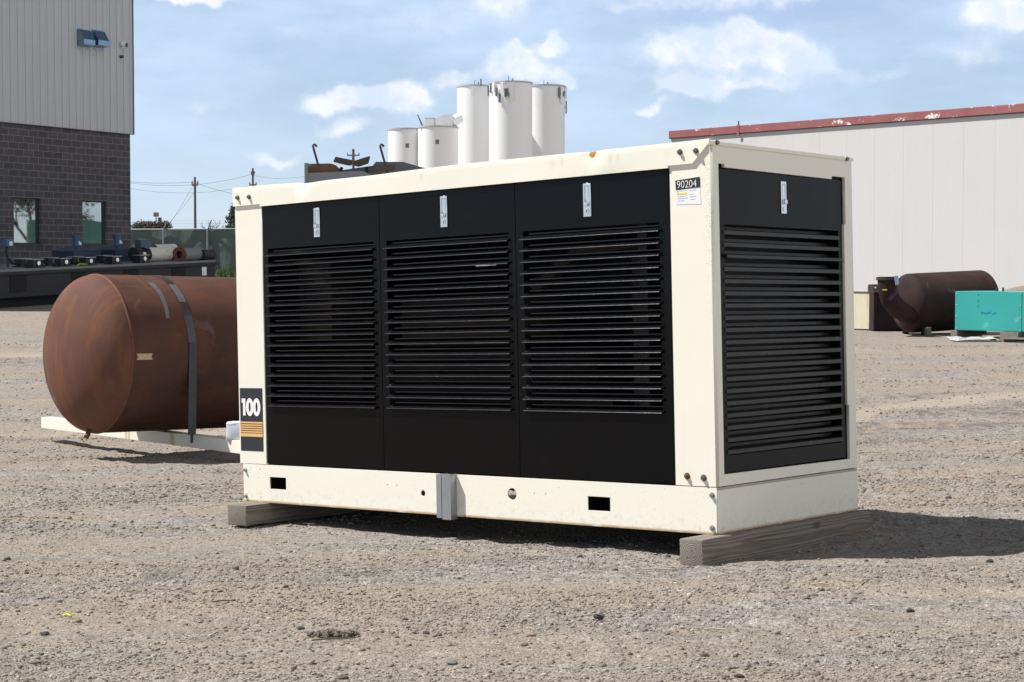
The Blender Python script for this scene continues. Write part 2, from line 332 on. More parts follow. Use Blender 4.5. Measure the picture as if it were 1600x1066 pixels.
# ---------------------------------------------------------------- materials
def cream_mat(name, speck=.0, sc=1.0):
    m, h, b, oc = newmat(name)
    c = h.mix(h.noise(oc, 1.3, 4), (.82*sc, .795*sc, .69*sc), (.86*sc, .84*sc, .745*sc))
    gr = h.ramp(h.noise(h.mapv(oc, (14, 14, 1.2)), 1, 5), .62, .8); c = h.mix(h.math('MULTIPLY', gr, .12), c, (.5, .43, .27))
    sp = h.ramp(h.noise(oc, 95, 2, .5), .70 - speck*.05, .73); c = h.mix(h.math('MULTIPLY', sp, .55 if speck else .2), c, (.30, .26, .20))
    h.l(c, b.inputs['Base Color']); b.inputs['Roughness'].default_value = .42; b.inputs['Specular IOR Level'].default_value = .4
    h.l(h.bump(h.noise(oc, 3.5, 2), .25, .006), b.inputs['Normal']); return m, h, b, oc, c
CREAM, h, b, oc, c = cream_mat('cream paint')      # chipped specks along the near corner, rust run under the rusty bolt
xx, yy, zz = h.sep(oc)
ch = h.math('MULTIPLY', h.math('MULTIPLY', h.ramp(xx, -.075, -.01), h.math('LESS_THAN', yy, .02)), h.ramp(zz, .5, 1.7)); c = h.mix(h.math('MULTIPLY', h.ramp(h.math('ADD', h.noise(oc, 130, 2, .5), h.math('MULTIPLY', ch, .08)), .675, .70), h.math('MULTIPLY', ch, .5)), c, (.20, .17, .13))
ra_ = h.math('DIVIDE', h.math('SUBTRACT', xx, -.173), .006); run = h.math('MULTIPLY', h.math('EXPONENT', h.math('MULTIPLY', h.math('MULTIPLY', ra_, ra_), -1.0)), h.math('MULTIPLY', h.ramp(zz, .235, .29), h.math('LESS_THAN', zz, .29))); c = h.mix(h.math('MULTIPLY', run, .4), c, (.45, .25, .09))
h.l(c, b.inputs['Base Color'])
CREAMB, h, b, oc, c = cream_mat('cream paint base', 1.0)      # dirt splashes and rusty lower edge on the base rails
z = h.sep(oc)[2]; low = h.math('MULTIPLY', h.math('SUBTRACT', 1.0, h.ramp(z, .0, .018)), h.ramp(h.noise(oc, 7, 4), .25, .5))
c = h.mix(h.math('MULTIPLY', low, .85), c, (.33, .17, .04))
dirt = h.math('MULTIPLY', h.math('SUBTRACT', 1.0, h.ramp(z, .0, .16)), h.ramp(h.noise(oc, 26, 5, .65), .5, .72)); c = h.mix(h.math('MULTIPLY', dirt, .35), c, (.42, .36, .25)); h.l(c, b.inputs['Base Color'])
CREAMR, h, b, oc, c = cream_mat('cream paint roof band')      # rust spot and dull runs
xx, yy, zz = h.sep(oc)
def spot(h, xx, zz, cx, cz, rx, rz):
    a = h.math('DIVIDE', h.math('SUBTRACT', xx, cx), rx); b_ = h.math('DIVIDE', h.math('SUBTRACT', zz, cz), rz); return h.math('EXPONENT', h.math('MULTIPLY', h.math('ADD', h.math('MULTIPLY', a, a), h.math('MULTIPLY', b_, b_)), -1.0))
nn = h.noise(oc, 60, 4)
r1 = h.ramp(h.math('MULTIPLY', spot(h, xx, zz, -.745, 1.987, .026, .026), h.math('ADD', nn, .6)), .42, .66)
r2 = h.math('MULTIPLY', spot(h, xx, zz, -.73, 1.985, .09, .012), .5)
c = h.mix(r2, c, (.38, .33, .20)); c = h.mix(r1, c, (.42, .17, .03))
for cx_, w_ in ((-1.02, .02), (-.62, .014), (-.57, .012), (-.95, .01), (-2.0, .012)): c = h.mix(h.math('MULTIPLY', spot(h, xx, zz, cx_, 1.955, w_, .025), .28), c, (.5, .45, .25))
h.l(c, b.inputs['Base Color'])
# black gloss paint
BLACK, h, b, oc = newmat('black gloss paint'); b.inputs['Specular IOR Level'].default_value = .15
f1 = h.noise(oc, 2.2, 4); b.inputs['Base Color'].default_value = (.0065, .0067, .0072, 1)
dust = h.ramp(h.noise(oc, 5, 6, .7), .55, .8); h.l(h.mix(h.math('MULTIPLY', dust, .22), (.0035, .0036, .0042), (.014, .013, .012)), b.inputs['Base Color'])
h.l(h.math('ADD', h.math('MULTIPLY', f1, .16), .06), b.inputs['Roughness']); h.l(h.bump(h.noise(oc, 5, 3), .12, .008), b.inputs['Normal'])
BLACK_SLAT = M('black slat paint', (.006, .006, .008), .22, var=.3, scale=9, spots=((.05, .05, .05), .76, 40), spec=.5)
SLAT_EDGE = M('slat edge glint', (.045, .05, .062), .2, .5, var=.6, scale=30, spots=((.14, .14, .15), .68, 16), spec=.8)  # sky glints along the slat lips painted as a lighter bluish edge
BLACK_END = M('black satin paint', (.010, .011, .012), .36, var=.25, scale=3, spots=((.03, .03, .028), .72, 9), spec=.15)
INNER = M('dark interior steel', (.008, .0075, .007), .6, var=.4); ENG = M('engine castings', (.028, .021, .016), .55, var=.5, scale=6)
CHROME = M('chromed zinc', (.78, .79, .80), .22, 1.0, var=.08); ZINC = M('galvanised steel', (.42, .44, .46), .42, .85, var=.22, scale=14)
STEELBOLT = M('dull bolt steel', (.22, .21, .2), .45, .8, var=.3, scale=40); RUSTBOLT = M('rusty bolt', (.22, .07, .03), .8, .2, var=.3, scale=60)
DECAL = M('black decal vinyl', (.022, .024, .032), .4, var=.15, scale=20, spots=((.35, .35, .33), .77, 55)); ORANGE = M('gold decal vinyl', (.78, .47, .18), .4, var=.05); WHITEV = M('white vinyl', (.85, .85, .84), .4, var=.03)
PAPER = M('sticker paper', (.80, .81, .84), .6, var=.02); YEL = M('yellow highlight', (.78, .74, .08), .6, var=.05); INK = M('faded ink', (.52, .53, .68), .6, var=.1)
# ================================================================= GENERATOR
GM4 = GR.to_4x4(); GM4.translation = GT
gen = thing('generator', 'cream steel generator housing with three black louvred side doors, marked 100 and 90204', 'generator', mat=GM4)
LH = 3.662; LB = 3.635; WW = 1.408; HJ = .240
# base rails
plate('base_rail', [rect(-LB, 0, 0, .236), rect(-3.385, .086, -3.232, .164), rect(-.831, .081, -.677, .159), circ(-2.051, .119, .019), circ(-1.366, .145, .034, 28),
      circ(-3.60, .168, .004, 8), circ(-3.60, .05, .004, 8), circ(-3.565, .205, .005, 8), circ(-3.56, .03, .005, 8), circ(-3.475, .208, .006, 8), circ(-3.47, .028, .006, 8),
      rect(-1.21, .152, -1.196, .160), rect(-1.13, .152, -1.116, .160), rect(-2.345, .152, -2.333, .160), rect(-2.27, .152, -2.258, .160)], .008, CREAMB, gen, 'xz', 0, .0015)
plate('base_rail', [rect(.010, .0, WW, .222) + [] , ], .006, CREAMB, gen, 'yz', .002, .001)
mb = MB(); mb.box((-LB, .009, .229), (-.01, .07, .236)); mb.box((-LB, .009, .0), (-.01, .06, .006)); mb.box((-LB, WW-.012, 0), (0, WW, .236)); mb.box((-LB, .01, 0), (-LB+.006, WW-.013, .236)); mb.box((-.01, .0095, .2225), (.0, WW-.013, .2365))
mb.box((-2.8, .02, .0065), (-2.7, WW-.02, .1)); mb.box((-1.6, .02, .004), (-1.5, WW-.02, .08)); mb.box((-LB+.01, .45, .2), (-.02, WW-.02, .225))
mb.build('base_underframe', M('cream underframe', (.42, .39, .3), .6), gen)
mb = MB(); mb.box((-3.42, .0101, .07), (-3.40, WW-.015, .18)); mb.box((-3.22, .0101, .07), (-3.20, WW-.015, .18)); mb.box((-3.3995, .2, .07), (-3.2205, .21, .18)); mb.build('fork_pocket', INNER, gen); mb = MB(); mb.box((-.87, .0101, .065), (-.85, WW-.015, .178)); mb.box((-.66, .0101, .065), (-.64, WW-.015, .178)); mb.box((-.8495, .16, .065), (-.6605, .17, .178)); mb.box((-.8495, .0101, .055), (-.6605, .15, .0645)); mb.build('fork_pocket', INNER, gen)  # dark pocket plates added behind the rail holes to keep them black
# posts and end frame
plate('corner_post', [rect(-LH, HJ+.003, -3.414, 1.884)], .03, CREAM, gen, 'xz', -.001, .003)
plate('corner_post', [rect(-.247, HJ+.003, -.0005, 1.99)], .03, CREAM, gen, 'xz', -.001, .002)
endf = plate('end_frame', [rect(.0305, HJ+.002, WW, 1.9725), [(.075, .298), (.075, 1.885), (.133, 1.885), (.133, 1.868), (1.19, 1.862), (1.19, 1.879), (1.336, 1.879), (1.336, 1.612), (1.318, 1.612), (1.318, .6), (1.336, .6), (1.336, .292)]], .02, CREAM, gen, 'yz', 0.0005, .0015)
mb = MB(); mb.box((-LH, .03, HJ), (-LH+.012, WW-.02, 1.95)); mb.build('end_wall', CREAM, gen)
# roof band with dents: grid
def band():
    cols = []
    zl = lambda x: 1.884 if x < -3.412 else (1.8690 + (x+3.41)/3.16*.004 if x < -.2505 else (1.885 if x < -.098 else 1.885 + (x+.098)/.1045*.098))
    xs_ = sorted(set(list(np.linspace(-LH-.008, .0065, 190)) + [-3.4121, -3.4119, -.2506, -.2504, -.098, -.741, -.749]))
    bm = bmesh.new(); NV = 9; rows = []
    for x in xs_:
        lo = zl(x); hi = 2.002; col = []
        dz = -.011*math.exp(-((x+3.03)/.045)**2) - .010*math.exp(-((x+3.0)/.12)**2) - .004*math.exp(-((x+.745)/.05)**2) - .011*math.exp(-((x+2.7)/.55)**2) + .0015*math.sin(x*3.1)
        for k in range(NV):
            t = k/(NV-1); zz_ = lo + (hi-lo)*t + dz*t*t
            yy_ = -.0135 + .014*t*t*math.exp(-((x+3.03)/.06)**2)*1.2 + .012*t*math.exp(-((x+.745)/.06)**2) + .0012*math.sin(x*5+1)*t - .004*math.exp(-((x+.70)/.16)**2)*t*(1-t)*4
            if t > .93: yy_ += .0025
            col.append(bm.verts.new((x, yy_, zz_)))
        col.insert(0, bm.verts.new((x, -.0015, lo))); col.append(bm.verts.new((x, .05, hi + dz*.5 + .003))); rows.append(col)
    for a, b2 in zip(rows, rows[1:]):
        for k in range(len(a)-1): bm.faces.new((a[k], b2[k], b2[k+1], a[k+1]))
    bmesh.ops.recalc_face_normals(bm, faces=bm.faces); me = bpy.data.meshes.new('roof_band'); bm.to_mesh(me); bm.free(); me.materials.append(CREAMR)
    me.polygons.foreach_set('use_smooth', [True]*len(me.polygons)); me.set_sharp_from_angle(angle=rad(40)); return link('roof_band', me, gen)
band()
mb = MB(); mb.box((-LH-.007, .045, 1.980), (.005, WW+.012, 1.993)); mb.box((-.012, .002, 1.973), (.008, WW+.012, 1.9915), .002); mb.box((-.002, -.0125, 1.9745), (.0075, .0015, 2.0035)); mb.box((-LH-.007, WW+.0, 1.88), (-.013, WW+.012, 1.9915)); mb.build('roof', CREAMR, gen)
# doors
def slat_front(x0, x1, z0, mb, out=.017, inn=.030, rise=.026):
    t = .0016
    pr = [(-out, z0), (-out, z0+.005), (inn, z0+.005+rise), (inn, z0+.005+rise+.006), (inn+t, z0+.005+rise+.006), (inn+t, z0+.004+rise), (-out+t, z0+.003), (-out+t, z0)]
    mb.poly([(x0 + (.012 if y > 0 else 0), y, z) for y, z in pr], (x1-x0, 0, 0)); nf = len(mb.bm.faces); mb.cyl((x0, -out, z0+.0015), (x1, -out, z0+.0015), .0026, seg=10); mb.bm.faces.ensure_lookup_table()
    for f_ in mb.bm.faces[nf:]: f_.material_index = 1
def latch(parent, x, z):     # centre x, top z, on y plane 'yy'
    yf = .004
    l_ = plate('latch', [rect(x-.025, z-.176, x+.025, z), rect(x-.0165, z-.118, x+.0165, z-.012)], .007, CHROME, parent, 'xz', yf-.006, .0012)
    mb = MB(); mb.box((x-.0155, yf-.001, z-.117), (x+.0155, yf+.002, z-.013)); mb.box((x-.013, yf-.004, z-.09), (x+.009, yf+.001, z-.014), .0015)
    mb.box((x-.015, yf-.020, z-.121), (x+.011, yf-.006, z-.096), .003)
    mb.cyl((x, yf-.010, z-.149), (x, yf, z-.149), .013, seg=24); mb.box((x-.0025, yf-.0108, z-.156), (x+.0025, yf-.0095, z-.142)); mb.build('handle', CHROME, l_)
    mb = MB(); mb.box((x-.017, yf-.0007, z-.1185), (x+.017, yf+.0025, z-.0115)); mb.box((x-.0022, yf-.0112, z-.1565), (x+.0022, yf-.0107, z-.1415)); mb.build('recess', INNER, l_)
D3 = [(-3.408, -2.370, -3.368, -2.416), (-2.366, -1.308, -2.318, -1.352), (-1.304, -.262, -1.259, -.317)]
LX = [-2.903, -1.840, -.793]
for i, (a, b_, la, lb) in enumerate(D3):
    d = plate('door', [rect(a+.001, .2475, b_-.001, 1.861), rect(la+.006, .603, lb-.006, 1.60)], .004, BLACK, gen, 'xz', .004, .001)
    d['label'] = ['black louvred side door beside the 100 decal', 'black louvred middle side door', 'black louvred side door beside the 90204 sticker'][i]
    mb = MB()
    for k in range(16): slat_front(la, lb, .609 + k*(1.551-.609)/15, mb)
    mb.build('louvre', [BLACK_SLAT, SLAT_EDGE], d, 35)
    mb = MB(); mb.box((a+.001, .0085, .25), (a+.02, .03, 1.858)); mb.box((b_-.02, .0085, .25), (b_-.001, .03, 1.858)); mb.box((a+.0205, .0085, 1.62), (b_-.0205, .03, 1.858)); mb.box((a+.0205, .0085, .25), (b_-.0205, .03, .59)); mb.build('door_edge', BLACK, d)
    latch(d, LX[i], 1.832 + (.0 if i else -.004))
mb = MB(); mb.box((-.2605, .006, .245), (-.248, .03, 1.87)); mb.box((-3.412, .012, 1.8615), (-.25, .05, 1.874)); mb.build('gap_shade_strip', BLACK_END, gen)  # black strips fill the door gaps, where only shadow falls
# end door
ed = plate('end_door', [rect(.086, .305, 1.309, 1.858), rect(.134, .39, 1.272, 1.577)], .004, BLACK_END, gen, 'yz', -.012, .001); ed['label'] = 'black louvred door in the narrow end'
mb = MB()
for k in range(19):
    z0 = .398 + k*.0626; bent = (k == 16)
    o = .006 if not bent else .026
    mb.poly([(-.014+o, .125, z0 + (.004 if bent else 0)), (-.014+o, .125, z0+.020), (-.030+o, .125, z0+.026), (-.030+o, .125, z0+.006)], (0, 1.154, 0))
    mb.poly([(-.078, .13, z0+.030), (-.078, .13, z0+.046), (-.092, .13, z0+.048), (-.092, .13, z0+.030)], (0, 1.14, 0))
mb.build('louvre', M('black end slat paint', (.019, .018, .018), .42, var=.3, scale=7, spots=((.05, .04, .035), .66, 7)), ed)
# latch on end face
yc = .703; zt = 1.822; xf = -.0115
l_ = plate('latch', [rect(yc-.025, zt-.17, yc+.025, zt), rect(yc-.0165, zt-.118, yc+.0165, zt-.012)], .005, CHROME, ed, 'yz', xf+.005, .001)
mb = MB(); mb.box((xf-.002, yc-.0155, zt-.117), (xf+.001, yc+.0155, zt-.013)); mb.box((xf, yc-.010, zt-.09), (xf+.004, yc+.012, zt-.014), .001); mb.box((xf+.004, yc-.012, zt-.121), (xf+.02, yc+.014, zt-.096), .003); mb.cyl((xf, yc, zt-.147), (xf+.009, yc, zt-.147), .012, seg=20); mb.build('handle', CHROME, l_)
mb = MB(); mb.box((-.035, .05, .26), (-.031, .085, 1.9)); mb.box((-.035, 1.31, .26), (-.031, 1.36, 1.9)); mb.box((-.035, .0851, 1.859), (-.031, 1.3099, 1.9)); mb.build('gap_shade_strip', INNER, gen)  # black backing makes the open recess around the end door dark
# interior, rear side
mb = MB(); mb.box((-3.6, .05, 1.955), (-.05, 1.37, 1.965)); mb.box((-LH+.02, .032, .25), (-LH+.03, 1.38, 1.95)); mb.box((-.50, .05, .245), (-.44, .13, 1.95)); mb.box((-3.5, .1, .24), (-.1, 1.3, .26))
mb.build('shade_lining', INNER, gen)
mb = MB(); mb.box((-2.9, .42, .27), (-1.55, 1.05, .95), .03); mb.box((-2.7, .5, .96), (-1.75, .98, 1.28), .03); mb.cyl((-3.55, .7, .75), (-2.92, .7, .75), .32); mb.box((-.62, .15, .3), (-.52, 1.0, 1.44), .01)
mb.cyl((-1.54, .7, .6), (-.7, .7, .6), .05); mb.box((-1.3, .2, .28), (-.8, .5, .7), .02); mb.tube([(-1.5, .4, 1.3), (-1.2, .42, 1.5), (-.7, .5, 1.55)], .05, 12); mb.box((-3.3, .2, 1.0), (-3.0, .6, 1.5), .01)
mb.build('engine', ENG, gen, 30)
plate('radiator_baffle', [rect(.04, .25, 1.385, 1.9), rect(.70, 1.488, .80, 1.515), rect(.66, 1.425, .80, 1.445), rect(.80, 1.30, .81, 1.34)], .05, INNER, gen, 'yz', -.22)  # black baffle added to block the view through; slots let glints pass
plate('rear_wall', [rect(-LH, HJ, -.001, 1.88), rect(-1.15, .62, -.35, 1.56), rect(-2.86, 1.489, -2.66, 1.508), rect(-2.86, 1.424, -2.68, 1.438), rect(-3.3, 1.0, -3.22, 1.1)], .012, CREAM, gen, 'xz', WW-.014)
plate('shade_lining', [rect(-LH+.03, .25, -.04, 1.95), rect(-1.15, .62, -.35, 1.56), rect(-2.86, 1.489, -2.66, 1.508), rect(-2.86, 1.424, -2.68, 1.438), rect(-3.3, 1.0, -3.22, 1.1)], .006, INNER, gen, 'xz', WW-.03)  # near-black sheet added so the cream rear wall reads as deep shade
mb = MB()
for a, b_, _, _ in D3[2:]:
    for k in range(16):
        z0 = .609 + k*.0628; mb.poly([(a+.045, WW-.05, z0+.03), (a+.045, WW-.05, z0+.034), (a+.045, WW+.01, z0+.004), (a+.045, WW+.01, z0)], (b_-a-.09, 0, 0))
mb.build('rear_louvre', BLACK_SLAT, gen)
# bolts
def bolt(x, z, r=.014, mat=STEELBOLT, y=-.014, parent=gen):
    mb = MB(); mb.cyl((x, y, z), (x, y-.003, z), r*1.25, seg=16); mb.cyl((x, y-.003, z), (x, y-.015, z), r*.85, seg=6); mb.cyl((x, y-.015, z), (x, y-.019, z), r*.5, seg=8); mb.build('bolt', mat, parent)
for x, z in ((-3.619, 1.938), (-3.508, 1.935), (-.172, 1.949), (-.073, 1.947)): bolt(x, z, .012)
bolt(-.175, .291, .014, RUSTBOLT, -.001); bolt(-.073, .285, .014, STEELBOLT, -.001); bolt(-.024, .199, .012, ZINC, 0); bolt(-.026, .032, .012, ZINC, 0); bolt(-3.613, .199, .011, ZINC, 0); bolt(-3.613, .033, .011, ZINC, 0)
for y, z in ((.055, 1.987), (1.345, 1.982)):
    mb = MB(); mb.cyl((.008, y, z), (.011, y, z), .014, seg=16); mb.cyl((.011, y, z), (.020, y, z), .010, seg=6); mb.build('bolt', STEELBOLT, gen)
# 100 decal
dc = plate('decal', [rect(-3.652, .322, -3.436, .722)], .001, DECAL, gen, 'xz', -.0025); dc['label'] = 'black decal reading 100 with orange stripes'
def zero(cx, cz, w, hh, hw, hh2): return [circ(cx, cz, w, 28, hh), circ(cx, cz, hw, 20, hh2)]
mb = MB()
one = [(-3.634, .655), (-3.598, .655), (-3.598, .547), (-3.622, .547), (-3.622, .628), (-3.634, .628)]
plate('lettering', [one], .001, WHITEV, dc, 'xz', -.0045)
for cx_ in (-3.557, -3.491): plate('lettering', zero(cx_, .601, .036, .057, .010, .032), .001, WHITEV, dc, 'xz', -.0045)
mb = MB(); zt_ = .508
for hgt in (.011, .009, .009, .009, .009): mb.box((-3.651, -.0045, zt_-hgt), (-3.437, -.0035, zt_)); zt_ -= hgt + .0055
mb.box((-3.651, -.0045, .413), (-3.437, -.0035, zt_ + .001)); mb.build('stripe', ORANGE, dc)
# number sticker (slightly askew)
st = plate('sticker', [[(-.208, 1.683), (-.056, 1.676), (-.060, 1.757), (-.2065, 1.757)]], .001, PAPER, gen, 'xz', -.0025); st['label'] = 'white paper sticker under the black 90204 strip'
plate('number_strip', [[(-.210, 1.757), (-.0595, 1.764), (-.0615, 1.815), (-.2125, 1.806)]], .001, DECAL, st, 'xz', -.0036)
text('lettering', '90204', .054, WHITEV, st, (-.203, -.0052, 1.7655), bold=-.0006, sx=.93)
mb = MB(); mb.box((-.205, -.0036, 1.733), (-.143, -.003, 1.742)); mb.build('highlight', YEL, st)
mb = MB()
for (x0, x1, z) in ((-.19, -.165, 1.751), (-.158, -.148, 1.752), (-.125, -.108, 1.749), (-.103, -.085, 1.750), (-.125, -.10, 1.730), (-.125, -.085, 1.718), (-.2, -.15, 1.722), (-.2, -.14, 1.712), (-.2, -.16, 1.700), (-.12, -.09, 1.704)): mb.box((x0, -.0036, z), (x1, -.003, z+.0016))
mb.cyl((-.2, -.003, 1.7485), (-.2, -.0036, 1.7485), .006, seg=16); mb.build('printing', INK, st)
# galvanised bracket on base rail
mb = MB(); mb.box((-1.907, -.040, -.012), (-1.868, -.034, .238), .001); mb.box((-1.907, -.0335, -.012), (-1.901, -.001, .238)); mb.box((-1.874, -.0335, -.012), (-1.8685, -.001, .238)); mb.box((-1.852, -.052, -.018), (-1.784, -.046, .243), .001); mb.box((-1.852, -.0455, -.018), (-1.846, -.001, .243)); mb.box((-1.790, -.0455, -.018), (-1.784, -.001, .243)); mb.box((-1.868, -.006, -.01), (-1.853, -.001, .236)); mb.build('bracket', ZINC, gen)

# ================================================================= TIMBERS
def wood_mat():
    m, h, b, oc = newmat('weathered timber')
    v = h.mapv(oc, (.06, 1, 1), (0, .01, .075)); w = h.n('ShaderNodeTexWave', wave_type='RINGS', rings_direction='X'); h.l(v, w.inputs[0]); w.inputs['Scale'].default_value = 30; w.inputs['Distortion'].default_value = 6; w.inputs['Detail'].default_value = 3; w.inputs['Detail Scale'].default_value = .8
    g1 = h.noise(h.mapv(oc, (2, 50, 50)), 1, 5); c = h.mix(w.outputs['Fac'], (.115, .098, .084), (.25, .22, .19)); c = h.mix(h.math('MULTIPLY', g1, .5), c, (.28, .25, .22))
    kn = h.n('ShaderNodeTexVoronoi'); h.l(h.mapv(oc, (2.2, 5, 5)), kn.inputs['Vector']); kn.inputs['Scale'].default_value = 1.0; c = h.mix(h.math('SUBTRACT', 1.0, h.ramp(kn.outputs['Distance'], .05, .16)), c, (.09, .07, .055))
    ck = h.ramp(h.noise(h.mapv(oc, (1.2, 60, 60), (3, 1, 2)), 1, 3), .62, .66); c = h.mix(h.math('MULTIPLY', ck, .6), c, (.045, .038, .03))
    h.l(c, b.inputs['Base Color']); b.inputs['Roughness'].default_value = .9; b.inputs['Specular IOR Level'].default_value = .2
    h.l(h.bump(h.math('ADD', g1, h.math('MULTIPLY', w.outputs['Fac'], .6)), .5, .004), b.inputs['Normal']); return m
WOOD = wood_mat()
def timber(p0, p1, w, hgt, label):
    p0 = Vector(p0); p1 = Vector(p1); d = p1-p0; L = d.length; x = d.normalized(); z = Vector((0, 0, 1)); y = z.cross(x).normalized(); z = x.cross(y)
    m = Matrix((x, y, z)).transposed().to_4x4(); m.translation = p0; m = GM4 @ m
    mb = MB(); mb.box((0, -w/2, -hgt), (L, w/2, 0), .011); bmesh.ops.subdivide_edges(mb.bm, edges=[e for e in mb.bm.edges if e.calc_length() > .5], cuts=14)
    for v in mb.bm.verts: v.co += Vector((0, 1, 1)) * 0; v.co.y += random.uniform(-.0016, .0016); v.co.z += random.uniform(-.0016, .0) if v.co.z > -.02 else random.uniform(-.002, .001)
    o = mb.build('timber', WOOD, None, 50); o.matrix_world = m; return tag(o, label, 'timber', 'timbers under the generator')
timber((-.012, -.215, -.001), (.018, 1.40, -.001), .142, .148, 'long square weathered timber under the near right end of the generator')
timber((-3.475, -.20, -.001), (-3.49, 1.45, -.001), .175, .13, 'weathered timber under the left end of the generator, below the 100 decal')

# ================================================================= RUSTY TANK
def rust_mat(name, dark, mid, orange, sc=1.0, amount=.5):
    m, h, b, oc = newmat(name)
    big = h.noise(oc, 1.1*sc, 6, .62, .4); c = h.mix(h.ramp(big, .3, .7), dark, mid)
    stv = h.noise(h.mapv(oc, (1.0, 5.0, .7)), 1.3*sc, 6, .65, .6); c = h.mix(h.math('MULTIPLY', h.ramp(stv, .46, .74), amount), c, orange)
    fine = h.noise(oc, 60, 5, .7); c = h.mix(h.math('MULTIPLY', h.ramp(fine, .5, .75), .3), c, orange)
    gr = h.ramp(h.noise(oc, 1.7*sc, 4, .6, 1.0), .63, .76); c = h.mix(h.math('MULTIPLY', gr, .4), c, (.22, .20, .21))
    h.l(c, b.inputs['Base Color']); b.inputs['Roughness'].default_value = .8; b.inputs['Specular IOR Level'].default_value = .22
    h.l(h.bump(h.noise(oc, 90, 4), .2, .003), b.inputs['Normal']); return m
RUST = rust_mat('rusted tank steel', (.052, .027, .022), (.105, .047, .034), (.17, .064, .026), 1.0, .42); RUSTH = rust_mat('rusted tank head', (.095, .048, .038), (.150, .068, .046), (.29, .10, .036), 1.0, .6)
SEAM = M('rusty weld', (.13, .052, .026), .8, var=.6, scale=30); SCRAPE = M('bare grey steel', (.15, .15, .165), .45, .3, var=.3, scale=10)
tD = 17.3; c0 = W3(147, 553, tD); axd = Vector((.759, .65, 0)).normalized(); axd = (axd + Vector((0, 0, -.022))).normalized()
TR_ = .773; xv = axd; zv = (Vector((0, 0, 1)) - xv*xv.z).normalized(); yv = zv.cross(xv); TM = Matrix((xv, yv, zv)).transposed().to_4x4(); TM.translation = c0
tank = thing('tank', 'large rusty brown cylindrical steel tank lying behind the generator', 'tank', mat=TM)
TL = 4.4
head = [(-TR_*.5*math.cos(a), TR_*math.sin(a)) for a in np.linspace(0.02, math.pi/2, 22)]
MB().lathe(head, seg=96, cap=True).build('head', RUSTH, tank, 40)
MB().lathe([(0.0, TR_), (.06, TR_+.001), (TL/2, TR_+.001), (TL, TR_)], seg=96).build('shell', RUST, tank, 40)
MB().lathe([(TL + TR_*.5*math.cos(a), TR_*math.sin(a)) for a in np.linspace(math.pi/2, .02, 16)], seg=64).build('head', RUSTH, tank, 40)
MB().lathe([(-.012, TR_-.002), (-.006, TR_+.007), (.006, TR_+.009), (.014, TR_)], seg=96).build('weld_seam', SEAM, tank, 60)
def strip(x0, x1, a0, a1, off, mat, name, n=30):   # band on the shell between angles (deg from top towards camera side)
    bm = bmesh.new(); rows = []
    for k in range(n+1):
        a = rad(a0 + (a1-a0)*k/n); xa = x0 if not callable(x0) else x0(k/n); xb = x1 if not callable(x1) else x1(k/n); rr = TR_ + off
        rows.append([bm.verts.new((x, -r_*math.sin(a), r_*math.cos(a))) for x, r_ in ((xa, TR_), (xa, rr), (xb, rr), (xb, TR_))])
    for p, q in zip(rows, rows[1:]):
        for k in range(3): bm.faces.new((p[k], q[k], q[k+1], p[k+1]))
    bm.faces.new(rows[0]); bm.faces.new(rows[-1][::-1]); bmesh.ops.recalc_face_normals(bm, faces=bm.faces); me = bpy.data.meshes.new(name); bm.to_mesh(me); bm.free(); me.materials.append(mat); return link(name, me, tank)
# strap position: silhouette pixel ~297 on near side
strip(.60, .685, -60, 60, .006, M('strap steel', (.055, .038, .034), .45, .3, var=.5, scale=7), 'strap')
mb = MB(); mb.box((.60, -TR_-.012, -.76), (.685, -TR_-.001, .13), .002); mb.cyl((.64, -TR_-.008, -.84), (.64, -TR_-.008, -.76), .014); mb.build('strap', M('dark strap plate', (.05, .052, .06), .5, .3, var=.4, scale=9), tank)
strip(lambda t: .40+.02*math.sin(t*3), lambda t: .455+.02*math.sin(t*3)-.02*t, 24, 62, .0015, SCRAPE, 'bare_patch'); strip(.605, .68, 28, 48, .0075, SCRAPE, 'bare_patch'); strip(.60, .685, 60, 82, .0075, M('lit strap steel', (.07, .074, .084), .5, .3, var=.4, scale=9), 'strap')  # lighter bluish strip paints the lit stretch of the strap
strip(.33, .34, -30, 35, .004, SEAM, 'weld_seam'); strip(.50, .505, -30, 25, .004, SEAM, 'weld_seam')
mb = MB(); mb.poly([(.04, -TR_-.0035, .03), (.055, -TR_-.0035, .0), (.04, -TR_-.0035, -.03), (.21, -TR_-.0035, -.028), (.195, -TR_-.0035, .0), (.21, -TR_-.0035, .03)], (0, .02, 0)); mb.build('name_plate', M('tan tag', (.5, .36, .24), .7, var=.3, scale=30), tank)
mb = MB(); mb.tube([(-.11, -.12, -.735), (-.135, -.15, -.775), (-.16, -.165, -.795)], .024, 10); mb.build('drain_plug', SEAM, tank, 40)
mb = MB()
for xx_ in (3.4,): mb.box((xx_-.05, -.6, -.93), (xx_+.05, .6, -.70), .01)
mb.build('saddle', RUST, tank)
